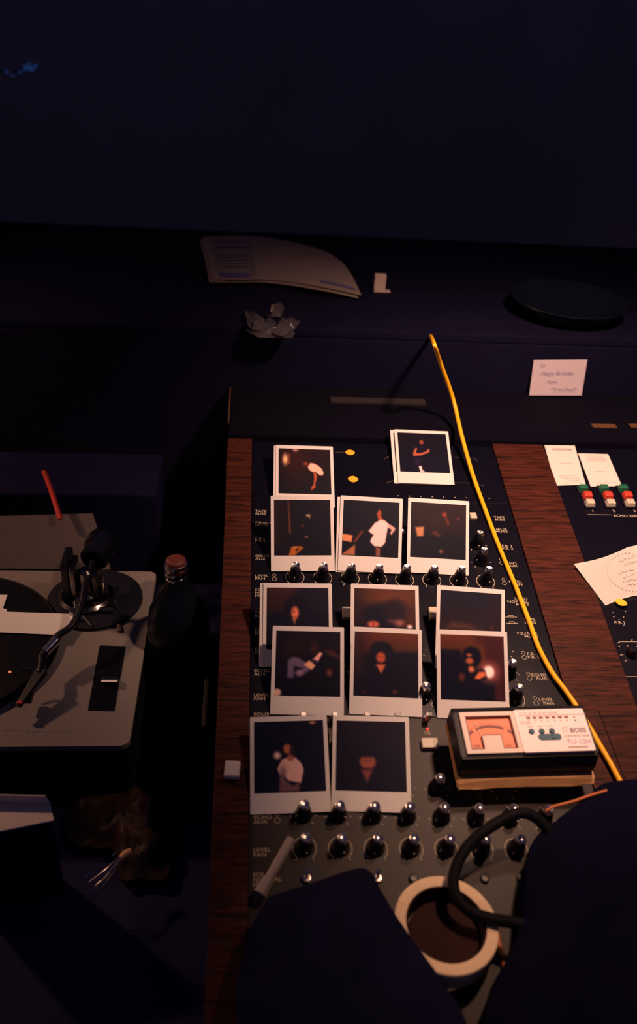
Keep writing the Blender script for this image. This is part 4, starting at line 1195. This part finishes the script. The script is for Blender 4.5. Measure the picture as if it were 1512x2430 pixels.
puffy('brown_bag', [WP(*p, .63) for p in ((165, 1885), (230, 1862), (300, 1852), (370, 1850), (405, 1880), (402, 1960), (396, 2064), (330, 2066), (285, 2068), (265, 2000), (190, 1990), (150, 1950))], .615, .64, M['brownfilm'], 'crumpled glossy brown bag on the desk at the lower left', 'bag', 3, amp=.012, panel=False, base_h=.6015, fs=30)
wr = thing('metal_strings', 'bundle of thin shiny metal strings fanning out over the brown bag', 'strings')
random.seed(8)
for k, (a, b, c) in enumerate((((282, 2035), (250, 2080), (197, 2124)), ((285, 2037), (240, 2090), (212, 2129)), ((288, 2030), (262, 2070), (222, 2110)), ((280, 2033), (252, 2062), (205, 2098)), ((290, 2036), (258, 2085), (230, 2115)))):
    bm = bmesh.new(); tube(bm, [WP(*a, .655), WP(*b, .652), WP(*c, .640)], .0006, 6, 5); new_mesh('string', bm, M['steel'], wr, True)
for k, (a, b) in enumerate((((276, 2022), (266, 2032)), ((212, 2073), (203, 2082)))):
    bm = bmesh.new(); tube(bm, [WP(*a, .66), WP(*b, .658)], .0016, 8, 0); new_mesh('metal_end', bm, M['chrome'], wr, True)
bm = bmesh.new(); tube(bm, [WP(310, 2018, .655), WP(297, 2026, .655), WP(284, 2040, .652)], lambda t: .0028 + .0012 * math.sin(math.pi * t), 10, 5); new_mesh('gathered_end', bm, M['leather'], wr, True)

# small cream block on the left cheek
p = PP(552, 1832, .004)
bm = bmesh.new(); prism(bm, rrect(-.0088, .0082, -.0095, .0098, .002, 3), .0032, .0125)
bmesh.ops.bevel(bm, geom=bm.edges[:], offset=.0012, segments=2, affect='EDGES')
o = tag(new_mesh('cream_eraser', bm, M['cardpaper']), 'small cream block on the left wooden cheek of the console', 'eraser')
o.matrix_world = PM @ T(p.x, p.y, 0) @ RZ(R(-4))
# pen lying near the lower left
a, b = PP(691, 1992, .012), PP(616, 2124, .012)
pen = thing('marker_pen', 'milky plastic pen lying aslant over the lowest lettering', 'pen', PM)
bm = bmesh.new(); tube(bm, [a, a.lerp(b, .72)], .0052, 16, 0); new_mesh('pen_barrel', bm, M['pencil'], pen, True)
bm = bmesh.new(); tube(bm, [a.lerp(b, .72), b], lambda t: .0060 + .0016 * t, 16, 3); new_mesh('pen_cap', bm, M['pencil'], pen, True)

# ------------------------------------------------------------------ near foreground
rc = PP(1056, 2214, .022)
rl = thing('tape_roll', 'roll of cream masking tape near the front of the console', 'tape', PM @ T(rc.x, rc.y, .0115) @ Matrix.Rotation(R(-12), 4, 'X'))
bm = bmesh.new(); lathe(bm, [(.0392, .0005), (.0500, .0), (.0506, .001), (.0506, .0225), (.0498, .0235), (.0402, .0235), (.0392, .0228), (.0392, .0005)], n=72); new_mesh('tape', bm, M['tape'], rl, True)
bm = bmesh.new(); lathe(bm, [(.0375, .0002), (.0391, .0002), (.0391, .0230), (.0375, .0230), (.0375, .0002)], n=72); new_mesh('cardboard_core', bm, M['core_and_shade'], rl, True)
bm = bmesh.new(); lathe(bm, [(0, 0), (.0335, 0), (.0345, .0012), (.0345, .0045), (.0335, .0055), (0, .0055)], n=56)  # brown disc added to give the roll's hole its shade
o = tag(new_mesh('hole_shade_disc', bm, M['core_and_shade'], None, True), 'dark brown disc standing in for shade inside the roll of masking tape', 'disc')
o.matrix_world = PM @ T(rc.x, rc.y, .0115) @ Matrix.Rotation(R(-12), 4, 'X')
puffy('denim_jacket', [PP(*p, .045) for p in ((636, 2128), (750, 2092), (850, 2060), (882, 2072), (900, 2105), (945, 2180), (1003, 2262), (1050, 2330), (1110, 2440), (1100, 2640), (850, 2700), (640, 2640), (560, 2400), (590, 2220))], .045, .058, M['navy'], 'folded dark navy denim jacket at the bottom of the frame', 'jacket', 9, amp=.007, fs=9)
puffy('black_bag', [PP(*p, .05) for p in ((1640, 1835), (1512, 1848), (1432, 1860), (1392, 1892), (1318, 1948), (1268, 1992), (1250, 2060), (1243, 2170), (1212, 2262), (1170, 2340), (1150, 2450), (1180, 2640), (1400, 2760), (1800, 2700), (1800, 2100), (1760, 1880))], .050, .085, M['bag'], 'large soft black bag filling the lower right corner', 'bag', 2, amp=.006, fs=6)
bm = bmesh.new()
cp = [(1318, 1992, .048), (1278, 1945, .056), (1232, 1930, .060), (1160, 1965, .055), (1105, 2015, .050), (1078, 2075, .045), (1082, 2125, .042), (1115, 2162, .040), (1165, 2180, .040), (1225, 2190, .045), (1290, 2200, .05)]
tube(bm, [PP(*p) for p in cp], .0058, 14, 8)
o = tag(new_mesh('black_cable', bm, M['cord'], None, True), 'thick black cable looping out of the black bag over the tape roll', 'cable'); o.matrix_world = PM
bm = bmesh.new(); tube(bm, [PP(*p) for p in ((1295, 1925, .045), (1315, 1914, .048), (1360, 1902, .052), (1400, 1888, .055), (1440, 1876, .055))], .0016, 10, 6)
o = tag(new_mesh('orange_cord', bm, M['orangecable'], None, True), 'thin orange cord running from under the black bag below the tuner', 'cord'); o.matrix_world = PM
bm = bmesh.new(); tube(bm, [PP(*p) for p in ((1172, 2178, .004), (1182, 2230, .004), (1197, 2292, .004), (1215, 2345, .004))], .0028, 10, 6)
o = tag(new_mesh('orange_cord', bm, M['orangecable'], None, True), 'short orange cord beside the roll of masking tape', 'cord'); o.matrix_world = PM
